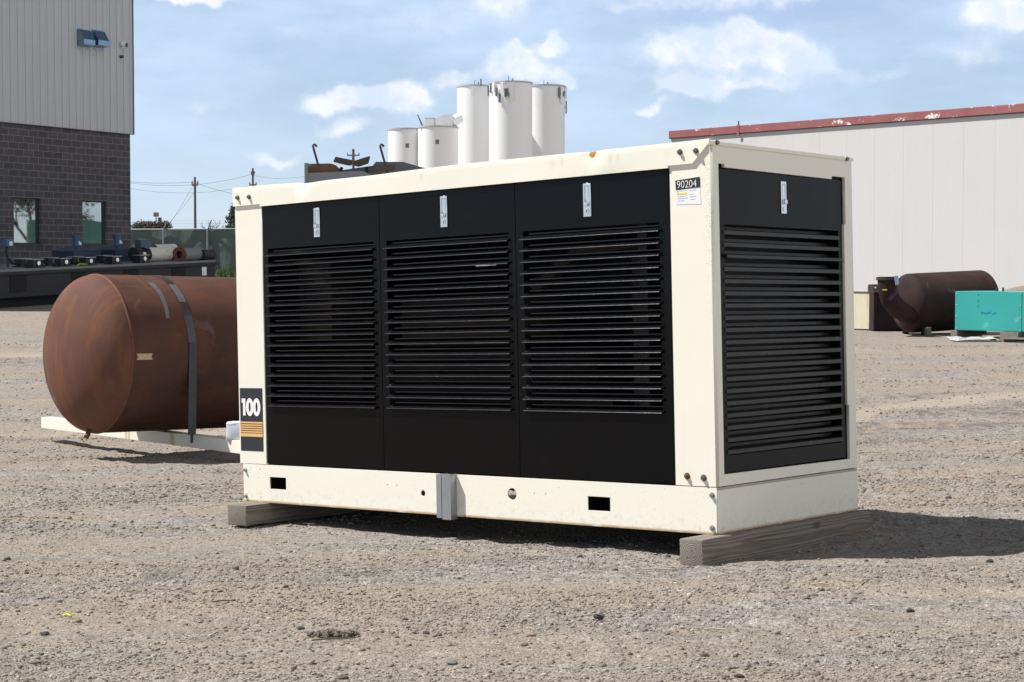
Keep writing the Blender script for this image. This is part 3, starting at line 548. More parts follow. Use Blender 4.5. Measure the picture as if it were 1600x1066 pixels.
# cream beam across below tank
bl = W3(64, 652, 19.7); br = W3(392, 691.5, 16.45); bx = (br-bl); bL = bx.length; bx.normalize(); bz = (Vector((0, 0, 1)) - bx*bx.z).normalized(); by = bz.cross(bx)
BM_ = Matrix((bx, by, bz)).transposed().to_4x4(); BM_.translation = bl
CREAM2, h, b, oc, c = cream_mat('cream beam paint'); xx, yy, zz = h.sep(oc)
for cx_ in (1.93, 1.99, 2.86): c = h.mix(h.math('MULTIPLY', h.math('EXPONENT', h.math('MULTIPLY', h.math('POWER', h.math('DIVIDE', h.math('SUBTRACT', xx, cx_), .02 if cx_ < 2 else .045), 2.0), -1.0)), .7), c, (.45, .30, .05))
h.l(c, b.inputs['Base Color'])
mb = MB(); mb.box((0, 0, -.12), (bL+3.2, .14, 0), .004); mb.box((0.0, .02, -.118), (.01, .12, -.01)); o = mb.build('steel_beam', CREAM2); o.matrix_world = BM_; tag(o, 'long cream painted steel beam lying under the rusty tank', 'steel beam')
for k, (t, lb) in enumerate(((5.3, 'dark wood block under the cream beam behind the generator'),)):
    p = BM_ @ Vector((t, .07, -.12)); g0 = gz(p.x, p.y); hh_ = p.z - g0
    mb = MB(); mb.box((-.12, -.1, -.03), (.12, .1, hh_ - .002), .006); o = mb.build('wood_block', WOOD); o.location = (p.x, p.y, g0); tag(o, lb, 'wood block')
# plastic wrapped bag standing on beam
BAG = M('white blue plastic', (.62, .66, .74), .35, var=.08, scale=20, spots=((.1, .18, .5), .66, 26)); p = W3(366, 690, 16.75)
mb = MB(); mb.box((-.06, -.07, 0), (.20, .09, .19), .03); bmesh.ops.subdivide_edges(mb.bm, edges=mb.bm.edges[:], cuts=2)
for v in mb.bm.verts: v.co += Vector((random.uniform(-.008, .008), random.uniform(-.008, .008), random.uniform(-.006, .006)))
o = mb.build('plastic_bag', BAG, None, 60); o.location = (p.x, p.y + .02, p.z - .003); o.rotation_euler = (0, 0, rad(-20)); tag(o, 'small white and blue plastic packet sitting on the cream beam beside the generator', 'packet')

# ================================================================= STEEL FRAME WITH HOOKS behind generator
DST = M('dark weathered steel', (.13, .135, .155), .6, .1, var=.25, scale=5); RSTL = M('rusty angle iron', (.085, .062, .045), .75, var=.5, scale=12); RROD = M('rusty rod', (.05, .028, .022), .7, var=.5, scale=20)
sD = 14.0; u0 = W3(484, 256, sD); upx = sD/F
fr = thing('lifting_rack', 'dark steel rack with two hooked rods rising behind the generator roof', 'steel rack', loc=(u0.x, u0.y, gz(u0.x, u0.y)))
zt0 = u0.z - fr.location.z
def q(px, py, y=0): return Vector(((px-484)*upx, y, zt0 + (255-py)*upx))
mb = MB(); mb.poly([q(*p) for p in ((482.5, 255), (517, 254.5), (524, 257), (533, 265), (582, 258), (587, 252), (629, 252), (668, 263), (700, 275), (690, 300), (486, 300))], (0, .012, 0)); mb.build('back_plate', DST, fr)
mb = MB(); mb.poly([q(*p, -.35) for p in ((489, 273), (572, 270), (600, 282), (600, 300), (489, 300))], (0, .012, 0)); mb.box(q(484, 300, -.36), q(489, 258, .0)); mb.build('front_plate', M('lighter grey steel', (.20, .21, .235), .55, .2, var=.2), fr)
MB().poly([q(*p, -.3) for p in ((490, 263), (531, 261), (530, 270), (490, 273))], (0, .05, 0)).build('angle_iron', M('orange rusted iron', (.16, .08, .04), .8, var=.7, scale=9), fr); mb = MB(); mb.poly([q(*p, -.3) for p in ((581, 262), (621, 260), (620, 268), (580, 271))], (0, .05, 0)); mb.build('angle_iron', RSTL, fr)
MB().poly([q(*p, -.2) for p in ((524.5, 254), (528, 246.5), (553, 251.5), (551, 259), (545, 259))], (0, .1, 0)).build('curved_lug', RSTL, fr); mb = MB(); mb.poly([q(*p, -.2) for p in ((554, 259), (556, 253), (580, 245.5), (577, 256), (562, 261))], (0, .1, 0)); mb.build('curved_lug', RSTL, fr)
for x_, y_ in ((533.5, 262.5), (533.5, 268), (573, 262), (573, 267.5)): MB().cyl(q(x_, y_, -.02), q(x_, y_, -.0), .013, seg=12).build('bolt_hole', INNER, fr)
for x_ in (0, 102.5):
    P = [(506+x_, 272), (502+x_, 256), (497+x_, 238), (495.2+x_, 231), (496.6+x_, 229.0), (498.6+x_, 229.2), (501.2+x_, 232.4)]
    MB().tube([q(a, b_, -.28) for a, b_ in P], .0085, 10).build('hooked_rod', RROD, fr, 40)
for lx in (.05, .95):
    for ly in (-.3, .05): MB().box((lx-.03, ly-.03, 0), (lx+.03, ly+.03, q(484, 290).z)).build('leg', DST, fr)

# ================================================================= LEFT BUILDING
pc = W3(205, 420, 57.6); bdir = Vector((-.5, -.866, 0)); bang = math.atan2(bdir.y, bdir.x)
BB = thing('building', 'tall industrial building of grey metal cladding over dark concrete block', 'building', (pc.x, pc.y, 0), bang)
# local: x along wall towards camera, +y side? normal (.866,-.5) world -> local
Binv = Matrix.Rotation(-bang, 3, 'Z'); nl = Binv @ Vector((.866, -.5, 0)); sgn = 1 if nl.y > 0 else -1      # outward local y sign
def bw(px, py):      # pixel on wall plane -> local x, z
    d = blob_dir(px, py); o_ = Binv @ (Vector((0, 0, CZ)) - Vector((pc.x, pc.y, 0))); dl = Binv @ d; t = -o_.y/dl.y; h_ = o_ + dl*t; return h_.x, h_.z
m, h, b, oc = newmat('dark concrete block'); X_, Y_, Z_ = h.sep(oc)
bt = h.n('ShaderNodeTexBrick'); h.l(h.comb(X_, Z_, 0.0), bt.inputs['Vector']); bt.inputs['Scale'].default_value = 1; bt.inputs['Brick Width'].default_value = .406; bt.inputs['Row Height'].default_value = .203; bt.inputs['Mortar Size'].default_value = .010; bt.inputs['Mortar Smooth'].default_value = .3; bt.inputs['Bias'].default_value = 0
bt.inputs['Color1'].default_value = (.060, .057, .069, 1); bt.inputs['Color2'].default_value = (.090, .083, .098, 1); bt.inputs['Mortar'].default_value = (.21, .195, .195, 1)
c = h.mix(1.0, bt.outputs[0], h.mix(h.noise(oc, 30, 4), (.75, .75, .75), (1.2, 1.2, 1.2)), 'MULTIPLY'); h.l(c, b.inputs['Base Color']); b.inputs['Roughness'].default_value = .85
h.l(h.bump(h.math('ADD', h.math('MULTIPLY', bt.outputs['Fac'], -1.0), h.math('MULTIPLY', h.noise(oc, 40, 4), .4)), .6, .01), b.inputs['Normal']); BLOCK = m
zc = bw(205, 209)[1]; wins = []
for a, b_, y0, y1 in ((22, 64, 310, 381.5), (129.5, 167, 314, 382.5)):
    xa, z0 = bw(a, y1); xb, z1 = bw(b_, y0 + .5); wins.append((min(xa, xb), max(xa, xb), z0, z1))
WL = 16.0
pl = plate('block_wall', [rect(0, 0, WL, zc)] + [rect(a, z0, b_, z1) for a, b_, z0, z1 in wins], .25, BLOCK, BB, 'xz', 0 if sgn < 0 else -.25)
sy_ = sgn
mb = MB(); mb.box((0, -sy_*.26, 0), (.25, -sy_*14, zc)); mb.box((.26, -sy_*.26, 0), (WL, -sy_*13.9, .05)); mb.build('block_wall', BLOCK, BB)
CLAD = M('grey metal cladding', (.49, .505, .53), .55, .0, var=.05, scale=.4, streak=((.42, .41, .41), .4))
bm = bmesh.new(); ztop = 16.0
def ribprof(L, pitch=.305):
    pts = []; x = -.09
    while x < L: pts += [(x, .05), (x+.07, .05), (x+.085, .078), (x+.135, .078), (x+.15, .05), (x+.22, .05), (x+.228, .058), (x+.236, .058), (x+.244, .05)]; x += pitch
    return pts
pp = ribprof(WL)
va = [[bm.verts.new((x, sy_*y, zz_)) for x, y in pp] for zz_ in (zc-.02, ztop)]
for k in range(len(pp)-1): bm.faces.new((va[0][k], va[0][k+1], va[1][k+1], va[1][k]))
me = bpy.data.meshes.new('metal_cladding'); bmesh.ops.recalc_face_normals(bm, faces=bm.faces); bm.to_mesh(me); bm.free(); me.materials.append(CLAD); link('metal_cladding', me, BB)
mb = MB(); mb.box((-.10, sy_*.049, zc-.01), (WL, -sy_*.2, ztop-.01)); mb.box((-.10, -sy_*.21, zc-.01), (-.04, -sy_*14, ztop)); mb.box((-.10, sy_*.02, ztop), (WL, -sy_*14, ztop+.2)); mb.build('metal_cladding', CLAD, BB)
mb = MB(); mb.box((-.115, sy_*.0, zc-.035), (WL, sy_*.085, zc-.021)); mb.box((-.115, sy_*.0, zc-.02), (-.101, sy_*.09, ztop)); mb.build('trim', M('dark trim', (.16, .17, .19), .5), BB)
FRM = M('dark window frame', (.03, .034, .036), .4)
GLS, h, b, oc = newmat('window glass'); b.inputs['Base Color'].default_value = (.46, .50, .49, 1); b.inputs['Roughness'].default_value = .02; b.inputs['Metallic'].default_value = 1
for k, (a, b_, z0, z1) in enumerate(wins):
    mb = MB(); t = .05; yy0 = -sy_*.10; yy1 = -sy_*.15
    for bx_ in (((a, z0), (a+t, z1)), ((b_-t, z0), (b_, z1)), ((a+t, z0), (b_-t, z0+t)), ((a+t, z1-t), (b_-t, z1))): mb.box((bx_[0][0], yy0, bx_[0][1]), (bx_[1][0], yy1, bx_[1][1]))
    w_ = mb.build('window', FRM, BB); MB().box((a+t, -sy_*.125, z0+t), (b_-t, -sy_*.131, z1-t)).build('pane', GLS, w_)
    mb = MB(); mb.box((a-.02, sy_*.02, z0-.05), (b_+.02, -sy_*.1, z0-.002)); mb.build('sill', FRM, w_)
# vent hoods and camera on cladding
HOOD = M('galvanised hood', (.24, .32, .43), .25, .9, var=.15)
for k, px in enumerate((127, 149.5)):
    x, z = bw(px, 60.5 + k*1.5); s_ = .25; y0 = sy_*.08
    mb = MB(); dz = .52; d_ = .27*sy_
    mb.poly([(x-s_, y0, z+dz/2), (x-s_, y0+d_*.25, z+dz/2), (x-s_, y0+d_, z-dz*.1), (x-s_, y0+d_, z-dz/2+.05), (x-s_, y0, z-dz/2)], (2*s_, 0, 0)); mb.box((x-s_-.03, y0-sy_*.03, z-dz/2-.03), (x+s_+.03, y0-sy_*.001, z+dz/2+.03))
    v_ = mb.build('vent_hood', HOOD, BB); v_['label'] = 'sloped steel vent hood on the cladding'
x, z = bw(188, 69.5); y0 = sy_*.08
mb = MB(); mb.cyl((x+.02, y0, z), (x-.02, y0+sy_*.16, z-.03), .085, seg=16); mb.cyl((x, y0, z-.14), (x, y0+sy_*.08, z-.03), .03); mb.build('security_camera', WHITEV, BB)
mb = MB(); mb.cyl((x-.021, y0+sy_*.161, z-.03), (x-.024, y0+sy_*.175, z-.032), .075, seg=16); mb.build('camera_lens', FRM, BB); x2, z2 = bw(186, 89); MB().cyl((x2, y0, z2), (x2, y0+sy_*.08, z2), .05).build('sensor', FRM, BB)

# ================================================================= BLACK DECK with stores
BLKS = M('black painted steel', (.012, .013, .015), .5, var=.3, scale=2); DECKT = M('deck top steel', (.20, .20, .20), .5, .1, var=.2, scale=1); NAVY = M('navy painted steel', (.022, .04, .075), .42, var=.15)
dA = W3(-40, 424, 43.0); dB = W3(337, 406.5, 51.0); dx_ = dB-dA; dL = dx_.length; dx_.normalize(); dz_ = (Vector((0, 0, 1)) - dx_*dx_.z).normalized(); dy_ = dz_.cross(dx_)
dz_ = (dz_ - dy_*.016).normalized(); dy_ = dz_.cross(dx_)
DM = Matrix((dx_, dy_, dz_)).transposed().to_4x4(); DM.translation = dA; DI = DM.inverted()
deck = thing('equipment_skid', 'long low black steel skid standing along the block building', 'skid', mat=DM)
DW = 2.6
MB().box((0, 0, -.09), (dL, DW, -.0), .01).build('top_plate', DECKT, deck)
mb = MB(); mb.box((0, .003, -.62), (dL-.05, DW, -.0905)); mb.build('body', BLKS, deck)
mb = MB(); mb.box((-.02, -.06, -.14), (dL+.02, -.001, -.055), .01); mb.box((-.02, -.05, -.70), (dL-.02, -.001, -.60), .01); mb.box((dL-.05, .2, -.2), (dL+.2, .7, -.14)); mb.build('edge_rail', BLKS, deck)
RECM = M('painted shade black', (.004, .004, .005), .7)  # near-black colour stands for shade in side recesses and below the body
for px in (19, 108, 190, 270):
    xq = dL*(px+40)/377; MB().box((xq-.28, -.012, -.57), (xq+.28, .002, -.15)).build('recess_shade', RECM, deck)
MB().box((.2, .25, -1.1), (dL-.3, DW-.2, -.62)).build('gap_shade', RECM, deck)  # solid black fill for the shaded gap under the skid
MB().box((dL-.62, -.004, -.42), (dL-.42, .0015, -.18)).build('notice', WHITEV, deck)
def dpos(px, py):    # deck-local x,y for pixel on deck top (z=0)
    o_ = DI @ Vector((0, 0, CZ)); d = DI.to_3x3() @ blob_dir(px, py); t = -o_.z/d.z; p = o_ + d*t; return p
def deckobj(name, px, yloc, build, label, cat, group=None, rz=0):
    # px locates along the deck at depth yloc
    best = None
    for k in range(400):
        xl = dL*k/399; p = DM @ Vector((xl, yloc, 0)); u = 800 + F*p.x/(p.y*math.cos(PITCH) - (p.z-CZ)*math.sin(PITCH))
        if best is None or abs(u-px) < best[0]: best = (abs(u-px), xl)
    o = thing(name, label, cat, group=group, mat=DM @ Matrix.Translation((best[1], yloc, 0)) @ Matrix.Rotation(rz, 4, 'Z')); build(o); return o
LENS = M('silver reflector', (.8, .8, .8), .2, .9); BLU = M('blue valve paint', (.03, .08, .40), .4)
def lamp_b(o):
    mb = MB(); mb.box((-.17, -.12, .05), (.17, .12, .20), .01); mb.box((-.22, -.14, .0), (.22, .14, .03)); mb.cyl((-.1, 0, .02), (-.1, 0, .06), .03); mb.cyl((.1, 0, .02), (.1, 0, .06), .03); mb.build('body', BLKS, o)
    mb = MB(); mb.cyl((.02, -.12, .12), (.02, -.135, .12), .055, seg=16); mb.build('lens', LENS, o); MB().box((-.19, -.15, .205), (.19, .13, .22)).build('cover', ZINC, o)
names = ['leftmost in the front row on the black skid', 'second from left in the front row on the black skid', 'front row, just right of the yellow strap', 'front row, before the right navy hood', 'front row, farthest right, before the pale pipe']
proto = None
for k, px in enumerate((54.5, 97, 136, 177.5, 220.7)):
    o = deckobj('floodlight', px, .35, lamp_b, 'black boxed floodlight, ' + names[k], 'floodlight', 'floodlights on the black skid')
names = ['back row, just right of the drooping black hose', 'back row, left of the left navy hood', 'back row, before the left navy hood', 'back row, touching the front of the right navy hood']
for k, px in enumerate((36, 77.5, 117, 163)):
    o = deckobj('floodlight', px, 1.1, lamp_b, 'dim black boxed floodlight, ' + names[k], 'floodlight', 'floodlights on the black skid')
def hood_b(o):
    mb = MB(); mb.box((-.53, -.4, 0), (.53, .4, .34), .01); bm = mb.bm
    a = [bm.verts.new(p) for p in ((-.54, -.42, .341), (.54, -.42, .341), (.54, .42, .341), (-.54, .42, .341))]; b2 = [bm.verts.new(p) for p in ((-.1, -.1, .46), (.1, -.1, .46), (.1, .1, .46), (-.1, .1, .46))]
    for k in range(4): bm.faces.new((a[k], a[(k+1) % 4], b2[(k+1) % 4], b2[k]))
    bm.faces.new(b2); bm.faces.new(a[::-1]); mb.build('body', NAVY, o)
    mb = MB(); mb.cyl((0, 0, .45), (0, 0, .74), .095, seg=20); mb.cyl((0, 0, .70), (0, 0, .76), .115, seg=20); mb.cyl((.03, -.10, .58), (.16, -.1, .60), .03); mb.build('stack', M('blue stub pipe', (.035, .09, .2), .4), o)
    MB().box((-.02, -.118, .50), (.08, -.1, .60)).build('tag_plate', PAPER, o)
deckobj('hood', 119.5, 1.9, hood_b, 'navy steel hood with stub stack, left one of the pair on the black skid', 'hood', 'navy hoods on the black skid')
deckobj('hood', 183.5, 1.9, hood_b, 'navy steel hood with stub stack, right one of the pair beside the building corner', 'hood', 'navy hoods on the black skid')
def hose_b(o):
    mb = MB(); mb.box((-.12, -.1, .52), (.12, .1, .72), .03); mb.build('coupling', M('blue coupling', (.04, .12, .24), .4), o); MB().box((-.05, -.112, .55), (.05, -.1, .66)).build('tag_plate', PAPER, o)
    MB().tube([(-.08, 0, .52), (-.08, 0, .38), (0, 0, .22), (.15, 0, .08), (.35, -.05, .03)], .022, 8).build('hose', BLKS, o, 40); MB().cyl((0, .02, 0), (0, .02, .53), .03).build('stand_pipe', NAVY, o)
deckobj('hose_coupling', 13, 1.4, hose_b, 'blue coupling with black hose drooping onto the left of the black skid', 'hose coupling')
WP = M('worn white pipe', (.66, .64, .58), .6, var=.3, scale=6, streak=((.2, .19, .18), .5)); GP = M('grey pipe', (.22, .22, .215), .6, var=.25, scale=6); FL = M('rusty flange', (.20, .085, .055), .8, var=.4, scale=20); DP = M('dark pipe', (.035, .03, .028), .6, var=.3)
def pipe_b(x0, x1, r, mat, fl=None, z=None):
    def f(o):
        z_ = z or r; n = 14
        mb = MB(); mb.cyl((x0, 0, z_), (x1, 0, z_), r, seg=28, cap=False); mb.cyl((x1-.01, 0, z_), (x1, 0, z_), r, seg=28); mb.build('barrel', mat, o, 40)
        if fl:
            bm = bmesh.new(); me_ = MB(); me_.bm.free(); me_.bm = bm
            me_.lathe([(x0-.04, r*.62), (x0-.04, r*1.25), (x0+.02, r*1.25), (x0+.02, r*.62), (x0-.04, r*.62)], Matrix.Translation((0, 0, z_)), 32); me_.build('flange', fl, o, 40)
            for k in range(8): a = k*math.pi/4+.3; MB().cyl((x0-.055, r*1.05*math.cos(a), z_+r*1.05*math.sin(a)), (x0-.03, r*1.05*math.cos(a), z_+r*1.05*math.sin(a)), .018, seg=6).build('bolt', DP, o)
            MB().cyl((x0+.03, 0, z_), (x0+.035, 0, z_), r*.9, seg=20).build('dark_bore', INNER, o)
    return f
deckobj('pipe', 252, .8, pipe_b(-.55, .45, .2, WP), 'worn white pipe lying behind the rusty flange on the black skid', 'pipe', rz=rad(-4))
deckobj('pipe', 297, .42, pipe_b(-.5, .5, .18, GP, FL), 'grey pipe with an open rusty bolted flange on the black skid', 'pipe', rz=rad(5))
deckobj('pipe', 328, .32, pipe_b(-.26, .24, .15, DP), 'short dark pipe at the right end of the black tank base', 'pipe')
deckobj('pipe', 292, 1.9, pipe_b(-.45, .45, .14, WP, None, .30), 'white pipe partly hidden behind the grey flanged pipe', 'pipe')
def valve_b(o):
    mb = MB(); mb.cyl((-.25, 0, .22), (.3, 0, .22), .15, seg=20); mb.cyl((-.28, 0, .22), (-.22, 0, .22), .2, seg=20); mb.cyl((.1, 0, .22), (.16, 0, .22), .19, seg=20); mb.build('body', BLKS, o, 40)
    MB().box((-.06, -.162, .18), (.06, -.145, .28)).build('tag_plate', PAPER, o); mb = MB(); mb.box((.12, -.08, .38), (.3, .0, .42)); mb.cyl((.2, -.04, .3), (.2, -.04, .4), .02); mb.build('handle', BLU, o)
deckobj('valve', 220, .75, valve_b, 'black valve body with blue handle on the black skid beside the white pipe', 'valve')
def cab_b(o):
    mb = MB(); mb.box((-.22, -.1, 0), (.22, .12, .58), .01); mb.build('case', M('slate blue cabinet', (.075, .10, .15), .5), o); MB().box((-.2, -.108, .04), (.2, -.1005, .55)).build('door', M('slate blue door', (.085, .115, .17), .5), o)
deckobj('cabinet', 224, 1.9, cab_b, 'small slate blue cabinet standing behind the valve on the black skid', 'cabinet')
deckobj('strap', 129, .25, lambda o: MB().tube([(-.2, 0, .02), (-.05, .05, .05), (.1, -.03, .03), (.22, .02, .02)], .018, 6).build('webbing', M('yellow strap', (.5, .5, .05), .6), o), 'short yellow green strap lying between floodlights on the black skid', 'strap')

# ================================================================= FENCE, GRASS
FEN, h, b, oc = newmat('green windscreen cloth'); X_, Y_, Z_ = h.sep(oc)
c = h.mix(h.noise(h.mapv(oc, (1.2, 1, .6)), 1.2, 5), (.10, .135, .128), (.15, .19, .18)); c = h.mix(h.ramp(h.noise(oc, 1.9, 5), .62, .75), c, (.17, .21, .20)); h.l(c, b.inputs['Base Color']); b.inputs['Roughness'].default_value = .8
h.l(h.bump(h.noise(h.mapv(oc, (2, 1, .7)), 1.5, 3), .5, .08), b.inputs['Normal'])
f0 = W3(150, 359, 76); f1 = W3(430, 352.5, 74); fd = (f1-f0); fd.z = 0; fL = fd.length*1.8; fa = math.atan2(fd.y, fd.x); gzf = gz(f0.x, f0.y)
fence = thing('fence', 'dark green screened chain link fence with barbed wire arms beyond the black skid', 'fence', (f0.x, f0.y, gzf), fa)
ft = f0.z - gzf; bm = bmesh.new(); n = 160; cols = []
for i in range(n+1):
    x = fL*i/n; cols.append([bm.verts.new((x, .03*math.sin(x*1.7+zz_*2)+.02*math.sin(x*5), zz_*ft*.985)) for zz_ in (0.02, .33, .66, 1)])
for p, q_ in zip(cols, cols[1:]):
    for k in range(3): bm.faces.new((p[k], q_[k], q_[k+1], p[k+1]))
me = bpy.data.meshes.new('screen_cloth'); bm.to_mesh(me); bm.free(); me.materials.append(FEN); link('screen_cloth', me, fence)
def fx(px):
    best = min(range(600), key=lambda k: abs((f0.x + math.cos(fa)*fL*k/599)/(f0.y + math.sin(fa)*fL*k/599)*F*1.0/math.cos(0) + 800 - px)); return fL*best/599
mb = MB(); mb.tube([(0, -.05, ft), (fL, -.05, ft)], .03, 8); mb.build('top_rail', ZINC, fence)
for px in (179, 257, 326, 395):
    x = fx(px); mb = MB(); mb.cyl((x, -.07, 0), (x, -.07, ft), .04, seg=10); mb.tube([(x, -.07, ft), (x+.05, -.07, ft+.05), (x+.25, -.2, ft+.36)], .022, 6); mb.build('post', ZINC, fence)
mb = MB()
for (o_, z_) in ((.1, .12), (.17, .23), (.24, .34)): mb.tube([(0, -.1-o_*.3, ft+z_), (fL, -.1-o_*.3, ft+z_)], .004, 4)
mb.build('barbed_wire', ZINC, fence)
GRS = M('grass', (.06, .11, .03), .7, var=.5, scale=3)
def grass(x0, x1, y0, y1, n, seed):
    r = np.random.default_rng(seed); x = x0 + (x1-x0)*r.random(n); y = y0 + (y1-y0)*r.random(n); z = ground_h(x, y, False); hh_ = .2 + .35*r.random(n); a = r.random(n)*6.28; w = .03
    dx, dy = np.cos(a)*w, np.sin(a)*w; lx, ly = (r.random(n)-.5)*.3, (r.random(n)-.5)*.3
    V = np.stack([np.stack([x-dx, y-dy, z-.02], 1), np.stack([x+dx, y+dy, z-.02], 1), np.stack([x+lx, y+ly, z+hh_], 1)], 1)
    me = bpy.data.meshes.new('grass'); me.vertices.add(n*3); me.vertices.foreach_set('co', V.ravel()); me.loops.add(n*3); me.loops.foreach_set('vertex_index', np.arange(n*3, dtype=np.int32)); me.polygons.add(n); me.polygons.foreach_set('loop_start', np.arange(n, dtype=np.int32)*3); me.update(); me.materials.append(GRS); o = link('grass', me); struct(o, 'stuff'); return tag(o, 'strip of green grass growing at the foot of the screened fence', 'grass')
grass(-18, -2, 70.5, 75, 9000, 3)

# the screened fence goes on behind the warehouse; the block building's windows mirror it and a tree
CLOTH = M('teal green windscreen', (.035, .09, .085), .7, var=.3, scale=.8)
g0 = gz(12, 64); o = thing('fence', 'green cloth screened fence behind the warehouse, seen mirrored in the block building windows', 'fence', (12, 60.9, g0))
bm = bmesh.new(); cols = []
for i in range(61):
    y = 12*i/60; cols.append([bm.verts.new((.10*math.sin(y*2.3+z_)+.05*math.sin(y*6), y, z_)) for z_ in (0, 1.2, 2.4, 3.25+.05*math.sin(y*3))])
for p, q_ in zip(cols, cols[1:]):
    for k in range(3): bm.faces.new((p[k], q_[k], q_[k+1], p[k+1]))
me = bpy.data.meshes.new('screen_cloth'); bm.to_mesh(me); bm.free(); me.materials.append(CLOTH); link('screen_cloth', me, o)
for y_ in (0, 3, 6, 9, 12): MB().cyl((.16, y_, 0), (.16, y_, 3.3), .04, seg=8).build('post', ZINC, o)
# ================================================================= POLES, WIRES, far things
POLE = M('pole wood', (.13, .10, .085), .85, var=.3, scale=2); MET = M('grey metal', (.22, .23, .24), .5, .5); WIRE = M('cable', (.05, .05, .055), .6)
def pole(px, ytop, D, r, label, arms=(), group='utility poles beyond the fence'):
    p = W3(px, ytop, D); g0 = gz(p.x, D); o = thing('utility_pole', label, 'utility pole', (p.x, D, g0), group=group); H_ = p.z-g0
    MB().cyl((0, 0, 0), (0, 0, H_), r*1.3, r, seg=12).build('post', POLE, o, 40)
    for dz, w in arms:
        mb = MB(); mb.box((-w, -.06, H_-dz-.06), (w, .06, H_-dz+.06))
        for sx_ in (-.9, 0, .9): mb.cyl((sx_*w, 0, H_-dz+.06), (sx_*w, 0, H_-dz+.25), .06, .04, seg=8)
        mb.build('crossarm', MET, o)
    return p
P1 = pole(304.5, 277, 115, .075, 'wooden utility pole with guy wires between the building and generator', ((.5, .2),))
P2 = pole(395, 263, 150, .085, 'slim dark utility pole rising just left of the generator top', ((.5, .15), (1.4, .3)))
P3 = pole(552, 233, 170, .12, 'utility pole seen behind the steel frame with hooked rods', ((.6, .6), (2.8, 1.1)))
p = W3(247.5, 340, 105); o = thing('lamp_post', 'short post with square floodlight and camera above the screened fence', 'lamp post', (p.x, p.y, gz(p.x, p.y))); H_ = p.z - o.location.z
MB().cyl((.08, 0, 0), (.08, 0, H_), .13, .11, seg=12).build('post', POLE, o); mb = MB(); mb.box((-.28, -.1, H_+.05), (.0, .2, H_+.3), .02); mb.cyl((-.14, 0, H_-.6), (-.14, 0, H_+.05), .03); mb.box((-.4, -.05, H_-.6), (.05, .05, H_-.52)); mb.cyl((-.35, -.1, H_-.5), (-.2, .1, H_-.62), .07); mb.build('lamp_head', MET, o)
def wire(a, b, sag, r, label, group='power lines over the fence', name='power_line'):
    pts = [a.lerp(b, t/24) - Vector((0, 0, sag*4*(t/24)*(1-t/24))) for t in range(25)]; mb = MB(); mb.tube(pts, r, 5); tag(mb.build(name, WIRE), label, 'power line', group)
wire(W3(60, 255, 112), P1 - Vector((0, 0, .3)), .5, .009, 'upper power line running left from the wooden pole to behind the building')
wire(P1 - Vector((0, 0, .35)), W3(480, 305, 118), .5, .009, 'power line running right from the wooden pole behind the generator')
wire(W3(100, 262, 145), P2 - Vector((0, 0, .5)), 1.2, .010, 'highest thin power line reaching the slim dark pole')
wire(W3(100, 266, 145), P2 - Vector((0, 0, 1.4)), 1.2, .010, 'second thin power line reaching the slim dark pole crossarm')
wire(P1 - Vector((0, 0, .9)), W3(255, 358, 113), 0.1, .008, 'guy wire slanting down left from the wooden pole', 'guy wires', 'guy_wire')
wire(P1 - Vector((0, 0, .3)), W3(262, 354, 118), 0.1, .008, 'second guy wire slanting down left from the wooden pole, slightly right', 'guy wires', 'guy_wire')
wire(W3(150, 335, 120), W3(262, 352, 110), .2, .012, 'low dark cable sagging to the fence beside the block building')
wire(P2 - Vector((0, 0, .6)), P3 - Vector((0, 0, .6)), 1.0, .009, 'power line spanning between the slim pole and the pole behind the steel frame')
# trees
BARK = M('bark', (.07, .055, .045), .9, var=.3); LEAF = M('dark needles', (.028, .045, .022), .7, var=.5, scale=1.5)
def leaves(name, cen, n, size, mat, parent, seed):
    r = np.random.default_rng(seed); V = []
    for (cx_, cy_, cz_, rx_, rz_) in cen:
        k = n//len(cen); d = r.normal(size=(k, 3)); d /= np.linalg.norm(d, axis=1)[:, None]; rr = r.random(k)**.45; P = d*rr[:, None]*np.array([rx_, rx_, rz_]) + np.array([cx_, cy_, cz_]); V.append(P)
    P = np.concatenate(V); n = len(P); T = r.normal(size=(n, 3, 3))*size; V = P[:, None, :] + T; me = bpy.data.meshes.new(name); me.vertices.add(n*3); me.vertices.foreach_set('co', V.ravel()); me.loops.add(n*3); me.loops.foreach_set('vertex_index', np.arange(n*3, dtype=np.int32)); me.polygons.add(n); me.polygons.foreach_set('loop_start', np.arange(n, dtype=np.int32)*3); me.update(); me.materials.append(mat); return link(name, me, parent)
def branchy(mb, p, d, L, r, depth, rr):
    if depth == 0: return
    q_ = p + d*L; mb.tube([p, (p+q_)/2 + Vector((rr.uniform(-1, 1), rr.uniform(-1, 1), 0))*L*.06, q_], [r, r*.8, r*.6], 5)
    for k in range(3 if depth > 1 else 4):
        nd = (d + Vector((rr.uniform(-1, 1), rr.uniform(-1, 1), rr.uniform(-.3, .6)))*.75).normalized(); branchy(mb, p + (q_-p)*rr.uniform(.5, 1), nd, L*rr.uniform(.55, .8), r*.55, depth-1, rr)
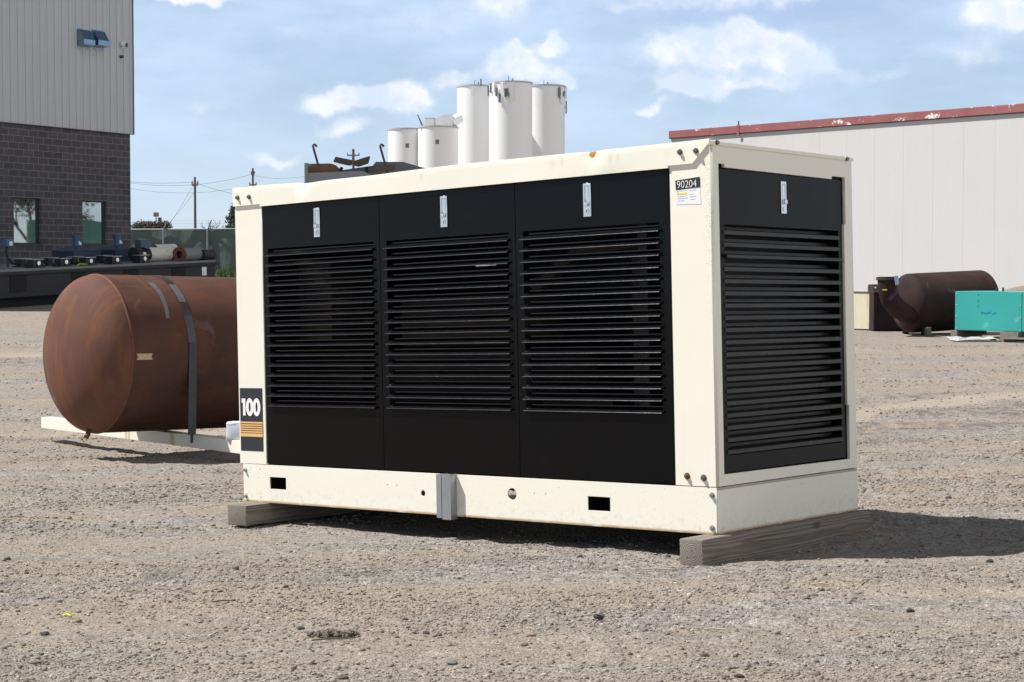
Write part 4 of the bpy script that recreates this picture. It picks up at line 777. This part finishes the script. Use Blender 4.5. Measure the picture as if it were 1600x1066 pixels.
def tree_at(px, ytop, D, label, kind, seed, wr=1.6):
    p = W3(px, ytop, D); g0 = gz(p.x, D); o = thing('tree', label, 'tree', (p.x, D, g0)); H_ = p.z-g0; rr = random.Random(seed); mb = MB()
    if kind == 'bare': branchy(mb, Vector((0, 0, 0)), Vector((0, 0, 1)), H_*.38, .14, 6, rr); mb.build('trunk', BARK, o)
    else:
        mb.cyl((0, 0, 0), (0, 0, H_*.95), .16, .03, seg=8)
        cen = []
        for k in range(26):
            t = k/25; z_ = H_*(.25+.72*t); w_ = wr*(1-t)**.7 + .15; a = k*2.4; cen.append((math.cos(a)*w_*.5, math.sin(a)*w_*.5, z_, w_*.6, H_*.05+.12)); mb.tube([(0, 0, z_), (math.cos(a)*w_*.9, math.sin(a)*w_*.9, z_+.1)], [.03, .01], 4)
        mb.build('trunk', BARK, o); leaves('crown', cen, 6500, .06, LEAF, o, seed)
tree_at(371, 312, 100, 'dark evergreen tree top peeking out left of the generator', 'fir', 4, 1.1)
tree_at(362, 322, 96, 'bare branching tree beside the evergreen left of the generator', 'bare', 8)
x0_ = 25; p = Vector((x0_, 64.5, gz(x0_, 64.5))); o = thing('tree', 'half bare grey green tree behind the warehouse, mirrored in the block building windows', 'tree', tuple(p)); rr = random.Random(12); mb = MB(); branchy(mb, Vector((0, 0, 0)), Vector((0, 0, 1)), 3.2, .16, 6, rr); mb.build('trunk', BARK, o)
leaves('crown', [(rr.uniform(-2, 2), rr.uniform(-2.8, 3.5), rr.uniform(3.2, 8), .9, .7) for _ in range(22)], 9000, .07, M('grey green leaves', (.13, .15, .10), .7, var=.4, scale=2), o, 6)
for k, (px, yt, w_, lb) in enumerate(((237, 347, 1.3, 'low brown shrub above the fence beside the lamp post'),)):
    p = W3(px, yt, 100); g0 = gz(p.x, 100); o = thing('shrub', lb, 'shrub', (p.x, 100, g0)); H_ = p.z-g0; mb = MB(); mb.tube([(0, 0, 0), (.1, 0, H_*.7)], [.08, .03], 6); mb.build('trunk', BARK, o); leaves('crown', [(x_, 0, H_-.25, .5, .3) for x_ in (-.6, -.2, .25, .7)], 2600, .05, M('brown foliage', (.06, .055, .035), .8), o, 5)
p = W3(208, 346, 130); o = thing('house', 'small far house with a dark pitched roof beyond the fence', 'house', (p.x-1.5, 130, gz(p.x, 130))); H_ = p.z-o.location.z
MB().box((-2, 0, 0), (2, 5, H_-1.0)).build('wall', M('beige siding', (.3, .27, .22), .8), o); MB().poly([(-2.3, -.2, H_-1.0), (2.3, -.2, H_-1.0), (0, -.2, H_)], (0, 5.4, 0)).build('roof', M('dark shingles', (.06, .055, .055), .85), o)

# ================================================================= SILOS
SIL = M('white painted concrete', (.86, .86, .86), .6, var=.02, scale=.12); SILR = M('silo rim', (.45, .46, .48), .6); ANT = M('antenna metal', (.16, .18, .22), .5, .3)
def silo(px, ytop, D, rpx, label, hatch=None, ants=()):
    p = W3(px, ytop, D); g0 = gz(p.x, D); r = rpx*D/F; o = thing('silo', label, 'silo', (p.x, D, g0), group='white silos on the skyline'); H_ = p.z-g0
    mb = MB(); mb.lathe([(0, r), (H_, r)], Matrix.Rotation(rad(-90), 4, 'Y'), 96); mb.build('shell', SIL, o, 30)
    mb = MB(); mb.lathe([(H_-.05, r+.15), (H_+.3, r+.15), (H_+.3, .01)], Matrix.Rotation(rad(-90), 4, 'Y'), 96); mb.build('roof_rim', SILR, o, 30)
    if hatch:
        a, dz, s_ = hatch; mb = MB(); q_ = Matrix.Rotation(rad(a), 4, 'Z'); mb.box((-s_, -r-.12, H_-dz-s_*1.2), (s_, -r+.3, H_-dz+s_*1.2), m=q_); mb.build('hatch', ANT, o)
    for kk in range(3 if ants else 0): q0 = Vector((r*(.2*kk-.1), -r*.5, H_)); MB().cyl(q0, q0 + Vector((0, 0, 1.6 - .5*kk)), .09 + .08*(kk == 1), seg=6).build('antenna', ANT, o)
    for (a, dz, hh_, w_) in ants:
        mb = MB(); q_ = Matrix.Rotation(rad(a), 4, 'Z'); mb.box((-w_, -r-.5, H_-dz), (w_, -r-.25, H_-dz+hh_), m=q_); mb.cyl(q_ @ Vector((0, -r-.25, H_-dz+hh_*.5)), q_ @ Vector((0, -r+.1, H_-dz+hh_*.5)), .08, seg=6); mb.cyl(q_ @ Vector((w_*1.6, -r-.2, H_-dz-.3)), q_ @ Vector((w_*1.6, -r-.2, H_-dz+hh_*1.1)), .06, seg=6); mb.build('antenna', ANT if w_ < .3 else WHITEV, o)
    return o
silo(637, 204, 432, 30.5, 'short white silo with a small square hatch, leftmost of the group', (2, 4.0, .42)); silo(684.5, 200.5, 428, 31.5, 'short white silo with a small square hatch, beside the tall silos', (0, 3.6, .42))
silo(745, 137, 445, 30.5, 'tall white silo standing left of the nearest tall silo', None, ((-10, 2.6, 2.2, .35), (12, 0, 1.6, .12)))
silo(798, 131.5, 430, 33.5, 'tallest looking white silo in front, hung with many antennas', None, ((-78, 3, 2.4, .12), (-60, 2.4, 2.2, .14), (-48, 2.2, 2.2, .3), (-38, 3.4, 2, .14), (-30, 4.8, 2, .14), (-22, 2.6, 2.6, .35), (-14, 3.6, 2, .14), (-8, 3.4, 1.8, .14), (3, 4.6, 3.9, .4), (-2, 2.7, 2.0, .3)))
silo(852.5, 136.5, 446, 30, 'tall white silo standing right of the nearest tall silo', None, ((40, 2.8, 2.4, .2), (48, 4.2, 3.6, .3), (78, 3, 3, .3), (84, 6.5, 3, .2), (62, 2.4, 1.2, .2)))
mbp = W3(798, 131.5, 430)
for sx_, hh_, px in ((0, 1.3, 772), (0, 1.6, 785.5), (0, 1, 788), (0, .9, 734)):
    pass
o = thing('roof_house', 'white boxy machinery house on top of the short silos', 'machinery house', tuple(W3(680, 201, 434))); u = 434/F
mb = MB(); mb.poly([(0, 0, 0), (0, 0, 15*u), (15.5*u, 0, 22.5*u), (15.5*u, 0, 0)], (0, 4, 0)); mb.box((15.6*u, .2, 0), (27*u, 5, 22*u)); mb.box((-16*u, 0, 0), (-.5*u, 4, 15.5*u)); mb.build('wall', SIL, o)
mb = MB(); mb.box((-16.5*u, -.2, 15.6*u), (0, 4.2, 16.4*u)); mb.box((-1.4*u, -.1, 0), (-.2*u, .0, 15*u)); mb.build('roof', SILR, o)
o = thing('conveyor_tube', 'fat white conveyor tube joining the machinery house to the tall silo', 'conveyor', tuple(W3(704, 188, 436))); mb = MB(); mb.cyl((0, 0, -.6), (14*u, 2, .7), 8*u, seg=28); mb.build('tube', SIL, o, 40); mb = MB(); mb.box((-.3, -1, -9*u-.5), (10*u, 2, -9*u)); mb.build('walkway', ANT, o)
o = thing('crane', 'tiny lattice crane boom leaning above the short silos', 'crane', tuple(W3(661, 202, 425))); mb = MB(); mb.tube([(0, 0, 0), (-8*u, 0, 22*u)], .13, 5); mb.tube([(2.5*u, 0, 0), (-8*u, 0, 22*u)], .08, 5); mb.tube([(-.5, 0, 0), (4*u, 0, 0)], .15, 5)
for k in range(7): t = k/7; mb.tube([(-8*u*t, 0, 22*u*t), (2.5*u*(1-t)-8*u*t, 0, 22*u*(t+.07))], .05, 4)
mb.tube([(-8*u, 0, 22*u), (-9*u, 0, 21*u)], .2, 5); mb.build('boom', ANT, o)

# ================================================================= RIGHT BUILDING
r1 = W3(1048.5, 205, 52.8); r2 = W3(1600, 162, 44); rd = (r2-r1); rd.z = 0; rdn = rd.normalized(); ra = math.atan2(rdn.y, rdn.x); RTOP = r1.z; g0 = gz(8, 46)-.1
RBd = thing('warehouse', 'long off-white metal panel warehouse with peeling red roof edge', 'building', (r1.x, r1.y, g0), ra); HT = RTOP - g0; RL = rd.length*2.2
m, h, b, oc = newmat('white wall panel'); c = h.mix(h.noise(oc, .6, 4), (.57, .567, .575), (.625, .622, .63)); c = h.mix(h.math('MULTIPLY', h.ramp(h.noise(h.mapv(oc, (1.6, 1, .25)), 1, 5), .5, .75), .2), c, (.55, .525, .50)); h.l(c, b.inputs['Base Color']); b.inputs['Roughness'].default_value = .55; h.l(h.bump(h.noise(h.mapv(oc, (1.5, 1, .5)), 1, 2), .2, .02), b.inputs['Normal']); RW = m
bm = bmesh.new(); pr = []; x = 0; pw = .92
while x < RL: pr += [(x+.005, 0), (x+pw/2-.01, 0), (x+pw/2, .0015), (x+pw/2+.01, 0), (x+pw-.004, 0), (x+pw-.003, .0025), (x+pw+.003, .0025)]; x += pw
va = [[bm.verts.new((a, y, z_)) for a, y in pr] for z_ in (0, HT-.2)]
for k in range(len(pr)-1): bm.faces.new((va[0][k], va[0][k+1], va[1][k+1], va[1][k]))
bmesh.ops.recalc_face_normals(bm, faces=bm.faces); me = bpy.data.meshes.new('wall_panel'); bm.to_mesh(me); bm.free(); me.materials.append(RW); link('wall_panel', me, RBd)
mb = MB(); mb.box((0.002, .03, 0), (RL, 5, HT-.05)); mb.build('wall', RW, RBd)
m, h, b, oc = newmat('peeling red paint'); n1 = h.noise(h.mapv(oc, (1, 1, 1.6)), 3.2, 6, .7); n0 = h.noise(oc, .35, 2); pe = h.ramp(h.math('ADD', n1, h.math('MULTIPLY', n0, .5)), .85, .875); c = h.mix(h.noise(oc, 2, 4), (.25, .072, .078), (.37, .15, .15)); c = h.mix(pe, c, (.80, .78, .76)); h.l(c, b.inputs['Base Color']); b.inputs['Roughness'].default_value = .5
h.l(h.bump(n1, .1, .01), b.inputs['Normal']); RED = m
mb = MB(); mb.box((-.03, -.07, HT-.215), (RL, .05, HT), .01); mb.build('fascia', RED, RBd)
mb = MB(); mb.box((-.02, -.05, HT-.235), (RL, -.002, HT-.218)); mb.build('drip_edge', M('dark flashing', (.10, .10, .11), .5), RBd)
best = min(range(500), key=lambda k: abs(800 + F*(r1.x+rdn.x*RL*k/499)/(r1.y+rdn.y*RL*k/499) - 1154)); xq = RL*best/499
mb = MB(); mb.box((xq-.04, -.085, HT-.3), (xq+.04, -.072, HT+.02)); mb.cyl((xq-.03, 0, HT-.05), (xq-.05, 0, HT+.14), .03, .02); mb.build('joint_cover', RED, RBd)

# ================================================================= RIGHT YARD OBJECTS
DKS = rust_mat('dark rusted steel', (.018, .012, .013), (.045, .024, .024), (.07, .03, .026), 1.2, .35)
sD = 38.0; sc0 = W3(1422, 474, sD); sr = 46.5*sD/F; ax = Vector((.93, .36, .04)).normalized(); zv = (Vector((0, 0, 1)) - ax*ax.z).normalized(); yv = zv.cross(ax); SMx = Matrix((ax, yv, zv)).transposed().to_4x4(); SMx.translation = sc0
sil = thing('silencer', 'dark brown cylindrical silencer drum with an upturned inlet elbow beside the warehouse', 'silencer', mat=SMx); sr_ = sr
prof = [(-sr*.42*math.cos(a), sr*math.sin(a)) for a in np.linspace(.03, math.pi/2, 14)] + [(1.79, sr*1.0)] + [(1.79 + sr*.35*math.cos(a), sr*math.sin(a)) for a in np.linspace(math.pi/2, .03, 12)]
MB().lathe(prof, seg=64).build('drum', DKS, sil, 30)
SI = SMx.inverted(); P = lambda px, py, D: SI @ W3(px, py, D)
mb = MB(); pr_ = 15*37.2/F; mb.tube([P(1386, 436, 37.2), P(1387, 452, 37.2), P(1391, 468, 37.2), P(1402, 482, 37.3), P(1418, 492, 37.6), P(1428, 494, 38.3)], [pr_, pr_*.98, pr_*1.0, pr_*1.0, pr_*1.0, pr_*1.02], 24); mb.build('elbow', DKS, sil, 40)
mb = MB(); mb.cyl(P(1386, 437.5, 37.2), P(1386, 433, 37.2), pr_*1.14, seg=24); mb.build('flange', DP, sil); mb = MB(); mb.cyl(P(1386, 432.9, 37.2), P(1386, 432.5, 37.2), pr_*.9, seg=24); mb.build('bore', INNER, sil)
mb = MB(); a_ = P(1398, 431.5, 36.98); b_ = P(1404, 445, 36.95); mb.poly([P(1397, 431, 36.98), P(1403, 431, 37.0), P(1404.5, 444, 37.0), P(1399, 446, 36.98)], SI.to_3x3() @ Vector((.0, -.02, 0))); mb.build('tape', M('pale blue tape', (.35, .45, .6), .5), sil)
mb = MB(); mb.poly([P(1379, 452, 36.97), P(1386, 452, 36.96), P(1386, 454, 36.96), P(1379, 454, 36.97)], SI.to_3x3() @ Vector((.0, -.01, 0))); mb.build('tag_plate', YEL, sil)
for t, s_ in ((.1, -1), (.1, 1), (1.6, -1), (1.6, 1)): MB().box((t-.05, s_*.35-.05, -sr-.12), (t+.05, s_*.35+.05, -sr*.7)).build('foot', DKS, sil)
mb = MB(); pp_ = P(1450, 516, 37.4); mb.box((pp_.x-.05, pp_.y-.05, pp_.z-.12), (pp_.x+.05, pp_.y+.05, pp_.z+.06)); mb.build('wood_chock', WOOD, sil)
def ground_thing(name, label, cat, px, D, rz=0, group=None, y=None):
    X0 = (px-800)/F*D; return thing(name, label, cat, (X0, D, gz(X0, D)), rz, group)
CONT = M('rust streaked cream steel', (.66, .62, .48), .6, var=.1, scale=3, streak=((.42, .22, .06), .85), spots=((.30, .13, .04), .68, 8))
o = ground_thing('metal_box', 'cream rust-streaked steel box half hidden behind the right edge of the generator', 'box', 1366, 40.0, ra); Ht = W3(1366, 456, 40.0).z - o.location.z
mb = MB(); mb.box((-1.6, 0, .03), (0, .9, Ht), .01); mb.build('case', CONT, o); mb = MB(); mb.box((-1.61, -.012, Ht-.03), (.01, -.001, Ht+.005)); mb.box((-1.5, .05, -.05), (-.05, .85, .028)); mb.build('rim', RSTL, o)
o = ground_thing('steel_cabinet', 'dark brown steel cabinet between the cream box and silencer elbow', 'cabinet', 1384, 39.6); Ht = W3(1384, 456, 39.6).z - o.location.z
mb = MB(); mb.box((-.27, 0, .02), (.55, .8, Ht), .015); mb.build('case', DKS, o); mb = MB(); mb.box((-.25, -.01, .08), (.5, -.001, Ht-.05)); mb.build('door', DKS, o)
o = thing('blower', 'small black round blower sitting on the cream rust-streaked box', 'blower', tuple(W3(1365, 456, 40.8))); mb = MB(); mb.cyl((-.12, 0, .08), (.12, 0, .08), .09, seg=20); mb.cyl((0, -.08, 0), (0, -.08, .17), .1, seg=16); mb.build('body', DP, o, 40); MB().cyl((0, -.185, .1), (0, -.19, .1), .02, seg=12).build('cap', WHITEV, o)
# teal cabinets
TEAL = M('teal painted steel', (.03, .33, .31), .4, var=.05, scale=1.5, spots=((.09, .40, .37), .66, 2.2)); tD_ = 36.5
t0 = W3(1492.5, 516, tD_); tu = tD_/F; o = thing('teal_enclosure', 'teal steel enclosure resting on wood blocks in front of the warehouse', 'enclosure', (t0.x, t0.y, t0.z), ra); 
mb = MB(); mb.box((0, 0, 0), (3.2, 1.1, 61*tu), .01); mb.build('case', TEAL, o)
mb = MB(); mb.box((.0, -.012, .01), (1.55, -.0005, 60.5*tu), .004); mb.build('side_panel', TEAL, o); mb = MB(); mb.box((1.565, -.012, .01), (3.2, -.0005, 60.5*tu), .004); mb.build('side_panel', TEAL, o)
SCR = M('pale screw', (.5, .6, .58), .4, .4); mb = MB()
for x_, zz_ in [(3, z_) for z_ in (3, 22, 40, 57)] + [(116, z_) for z_ in (3, 22, 40, 57)]: mb.cyl((x_*tu, -.012, zz_*tu), (x_*tu, -.02, zz_*tu), .012, seg=8)
mb.build('screw', SCR, o); mb = MB()
for zz_ in (38, 46, 55): mb.cyl((42*tu, -.012, zz_*tu), (42*tu, -.014, zz_*tu), .012, seg=8)
mb.build('screw_hole', INNER, o)
mb = MB(); rr = random.Random(2); pts = [(46*tu + k*.014, -.0165, 28*tu + rr.uniform(-.028, .028)) for k in range(26)]; mb.tube(pts, .0042, 5); mb.build('marker_scrawl', M('blue marker', (.03, .16, .6), .5), o)
mb = MB(); mb.box((.75, .3, 61*tu), (.78, .33, 61*tu+.07)); mb.box((.9, .3, 61*tu), (.93, .33, 61*tu+.08)); mb.build('stud', DP, o)
for k, (px, lb) in enumerate(((1490, 'pale wooden block under the left edge of the teal enclosure'), (1568, 'wooden block under the middle of the teal enclosure'))):
    X0 = (px-800)/F*36.6; Yk = 36.5 - k*1.0; X0 = (px-800)/F*Yk; g_ = gz(X0, Yk); o = thing('wood_block', lb, 'wood block', (X0, Yk+.03, g_), ra, 'wood blocks under the teal enclosure'); MB().box((-.06, 0, -.02), (.35 if k else .10, .9, max(.05, t0.z-g_-.002)), .005).build('timber', WOOD, o)
pw0 = W3(1487, 526.5, 35.0); rr = random.Random(3)
bm = bmesh.new(); gr = [[bm.verts.new((x_*.95/10, y_*.9/6, .0)) for x_ in range(11)] for y_ in range(7)]
for y_ in range(7):
    for x_ in range(11): v = gr[y_][x_]; v.co += Vector((rr.uniform(-.03, .03) + y_*.02, rr.uniform(-.03, .03), 0)); wx = pw0.x + v.co.x; wy = pw0.y + v.co.y; v.co.z = gz(wx, wy) + .03 + rr.uniform(0, .05) - pw0.z
for y_ in range(6):
    for x_ in range(10): bm.faces.new((gr[y_][x_], gr[y_][x_+1], gr[y_+1][x_+1], gr[y_+1][x_]))
r_ = bmesh.ops.solidify(bm, geom=bm.faces[:], thickness=.02); me = bpy.data.meshes.new('plastic_sheet'); bm.to_mesh(me); bm.free(); me.materials.append(WHITEV); o = link('plastic_sheet', me); o.location = pw0; tag(o, 'crumpled white sheet lying on the gravel below the teal enclosure', 'sheet')
o = ground_thing('pallet', 'weathered wooden pallet partly under the right of the teal enclosure', 'pallet', 1576, 34.9, ra); mb = MB()
for k in range(4): mb.box((-.2, k*.18, .07), (1.1, k*.18+.12, .09))
for k in range(3): mb.box((-.2+k*.6, 0, 0), (-.1+k*.6, .66, .069))
mb.build('deck_boards', WOOD, o)
o = ground_thing('covered_heap', 'low brown tarpaulin covered heap behind the teal enclosure', 'heap', 1590, 40.5); Ht = W3(1580, 446, 40.5).z - o.location.z; bm = bmesh.new(); n = 24; gr = []
for j in range(13):
    row = []
    for i in range(n+1):
        x_ = -1.0 + 3.0*i/n; y_ = -.7 + 1.6*j/12; e = max(0, 1 - ((x_-.5)/1.5)**4)*max(0, 1-((y_-.1)/.8)**4); row.append(bm.verts.new((x_, y_, Ht*e*(.97+.03*math.sin(x_*4)))))
    gr.append(row)
for j in range(12):
    for i in range(n): bm.faces.new((gr[j][i], gr[j][i+1], gr[j+1][i+1], gr[j+1][i]))
me = bpy.data.meshes.new('tarpaulin'); bm.to_mesh(me); bm.free(); me.polygons.foreach_set('use_smooth', [True]*len(me.polygons)); me.materials.append(M('brown tarp', (.22, .165, .13), .8, var=.2)); link('tarpaulin', me, o)

# ================================================================= LITTER ON THE GROUND
def gpix(px, py):      # pixel -> world on terrain
    d = blob_dir(px, py); t = 5.0
    for k in range(4000):
        p = Vector((0, 0, CZ)) + d*t
        if p.z < gz(p.x, p.y): break
        t += .01
    return p
def litter(name, px, py, mb, mat, label, cat, rz=0, group=None, smooth=None, dz=.008):
    p = gpix(px, py); o = mb.build(name, mat, None, smooth); o.location = (p.x, p.y, float(ground_h(np.array([p.x]), np.array([p.y]))[0]) + dz); o.rotation_euler = (0, 0, rz); return tag(o, label, cat, group)
mb = MB(); mb.lathe([(x_, r_) for x_, r_ in ((0, .014), (0, .020), (.009, .022), (.013, .019), (.012, .014), (0, .014))], Matrix.Rotation(rad(-80), 4, 'Y'), 28)
litter('rubber_ring', 935, 969, mb, M('black rubber', (.02, .022, .024), .6), 'small black rubber ring lying on the dirt in front of the generator', 'ring', smooth=50)
mb = MB(); mb.tube([(-.025, 0, .004), (-.008, .006, .010), (.008, -.004, .005), (.028, .006, .012)], [.004, .006, .006, .003], 6); litter('plastic_scrap', 107, 966.5, mb, M('yellow plastic', (.62, .58, .04), .5), 'small bright yellow plastic scrap on the gravel at the lower left', 'scrap')
mb = MB(); mb.tube([(-.05, 0, .004), (0, .004, .008), (.05, -.003, .006)], .0035, 5); litter('plastic_scrap', 1506, 747, mb, M('red plastic', (.5, .06, .06), .5), 'tiny red scrap on the ground right of the generator shadow', 'scrap')
STK = M('dead stick', (.11, .09, .07), .9, var=.3, scale=30); STL = M('pale straw', (.46, .40, .31), .9, var=.2)
for k, (px, py, L_, rz, mt, lb) in enumerate(((522, 1003, .085, .12, STK, 'dark stick on a small dirt clod near the lower left of centre'), (1350, 911, .05, .9, STL, 'pale stick on sunlit dirt below the generator shadow'), (1199, 1052, .06, .8, STL, 'pale forked stick near the bottom edge right of centre'), (1118, 986, .045, -.3, STL, 'pale straw lying right of the black ring'), (1368, 950, .03, -.5, STL, 'small pale twig on the dirt at lower right'), (1285, 916, .05, -.1, STL, 'thin white straw left of the pale stick'), (1030, 891, .10, 0, STL, 'thin pale straw just left of the near timber end'), (350, 940, .05, .3, STK, 'small dark twig on gravel below the left timber'))):
    mb = MB(); mb.tube([(-L_, 0, .0), (-L_*.2, L_*.08, .004), (L_*.5, -L_*.03, .003), (L_, L_*.05, .006)], [.0035, .004, .0035, .002], 6); litter('stick', px, py, mb, mt, lb, 'stick', rz, 'sticks on the dirt')
mb = MB(); rr = random.Random(44)
for k in range(70):
    a = rr.random()*6.28; r_ = rr.random()**.6; x_, y_ = .105*r_*math.cos(a), .05*r_*math.sin(a); sz = rr.uniform(.006, .015)*(1.2-r_*.5); q_ = Matrix.Translation((x_, y_, .012*(1-r_))) @ Matrix.Rotation(rr.random()*3, 4, Vector((rr.random(), rr.random(), 1)))
    n0 = len(mb.bm.verts); bmesh.ops.create_icosphere(mb.bm, subdivisions=1, radius=sz, matrix=q_); mb.bm.verts.ensure_lookup_table()
    for v in mb.bm.verts[n0:]: v.co += Vector((rr.uniform(-1, 1), rr.uniform(-1, 1), rr.uniform(-1, 1)))*sz*.28
litter('dirt_clod', 522, 996, mb, M('clod dirt', (.15, .125, .10), .95, var=.4, scale=30), 'small crumbly dirt clod with a stick in front of it, lower left of centre', 'dirt clod', .1)
def rock(px, py, s_, mat, label, seed):
    rr = random.Random(seed); bm = bmesh.new(); bmesh.ops.create_icosphere(bm, subdivisions=2, radius=s_); mb = MB(); mb.bm.free(); mb.bm = bm
    for v in bm.verts: v.co *= 1 + rr.uniform(-.16, .16); v.co.z *= .6; v.co.x *= 1.2
    litter('stone', px, py, mb, mat, label, 'stone', rr.random()*3, 'single larger stones', 30, s_*.3)
SK1 = M('grey stone', (.16, .165, .165), .85, var=.3, scale=40); SK2 = M('dark stone', (.05, .045, .042), .85, var=.3, scale=40); SK3 = M('tan stone', (.26, .19, .14), .85, var=.3, scale=40)
for k, a in enumerate(((706, 1040, .017, SK1, 'rounded grey stone near the bottom, left of centre'), (831, 996, .016, SK3, 'tan stone lying below and left of the black ring'), (819, 1012, .014, SK3, 'tan stone with pale face just below the other tan stone'), (666, 988, .013, SK2, 'dark flat stone left of the tan stones'), (470, 985, .015, SK2, 'dark stone left of the dirt clod with a stick'), (1547, 877, .018, SK2, 'dark mossy stone at the shadow edge on the right'), (1422, 953, .015, SK2, 'dark brown stone in the tan track at lower right'), (94, 940, .013, SK2, 'dark stone on gravel above the yellow scrap'), (70, 992, .017, SK2, 'dark rough stone on gravel below the yellow scrap'), (1155, 1060, .015, SK2, 'black stone at the bottom edge below the forked stick'), (1041, 870, .02, SK1, 'flat grey stone in the shadow edge left of the near timber'), (447, 923, .012, SK2, 'dark stone on gravel below the left timber'), (63, 832, .013, SK1, 'grey stone on gravel at the left edge'), (1482, 779, .02, SK2, 'dark lump of dirt right of the generator end'))): rock(*a, k)
bpy.context.view_layer.update()
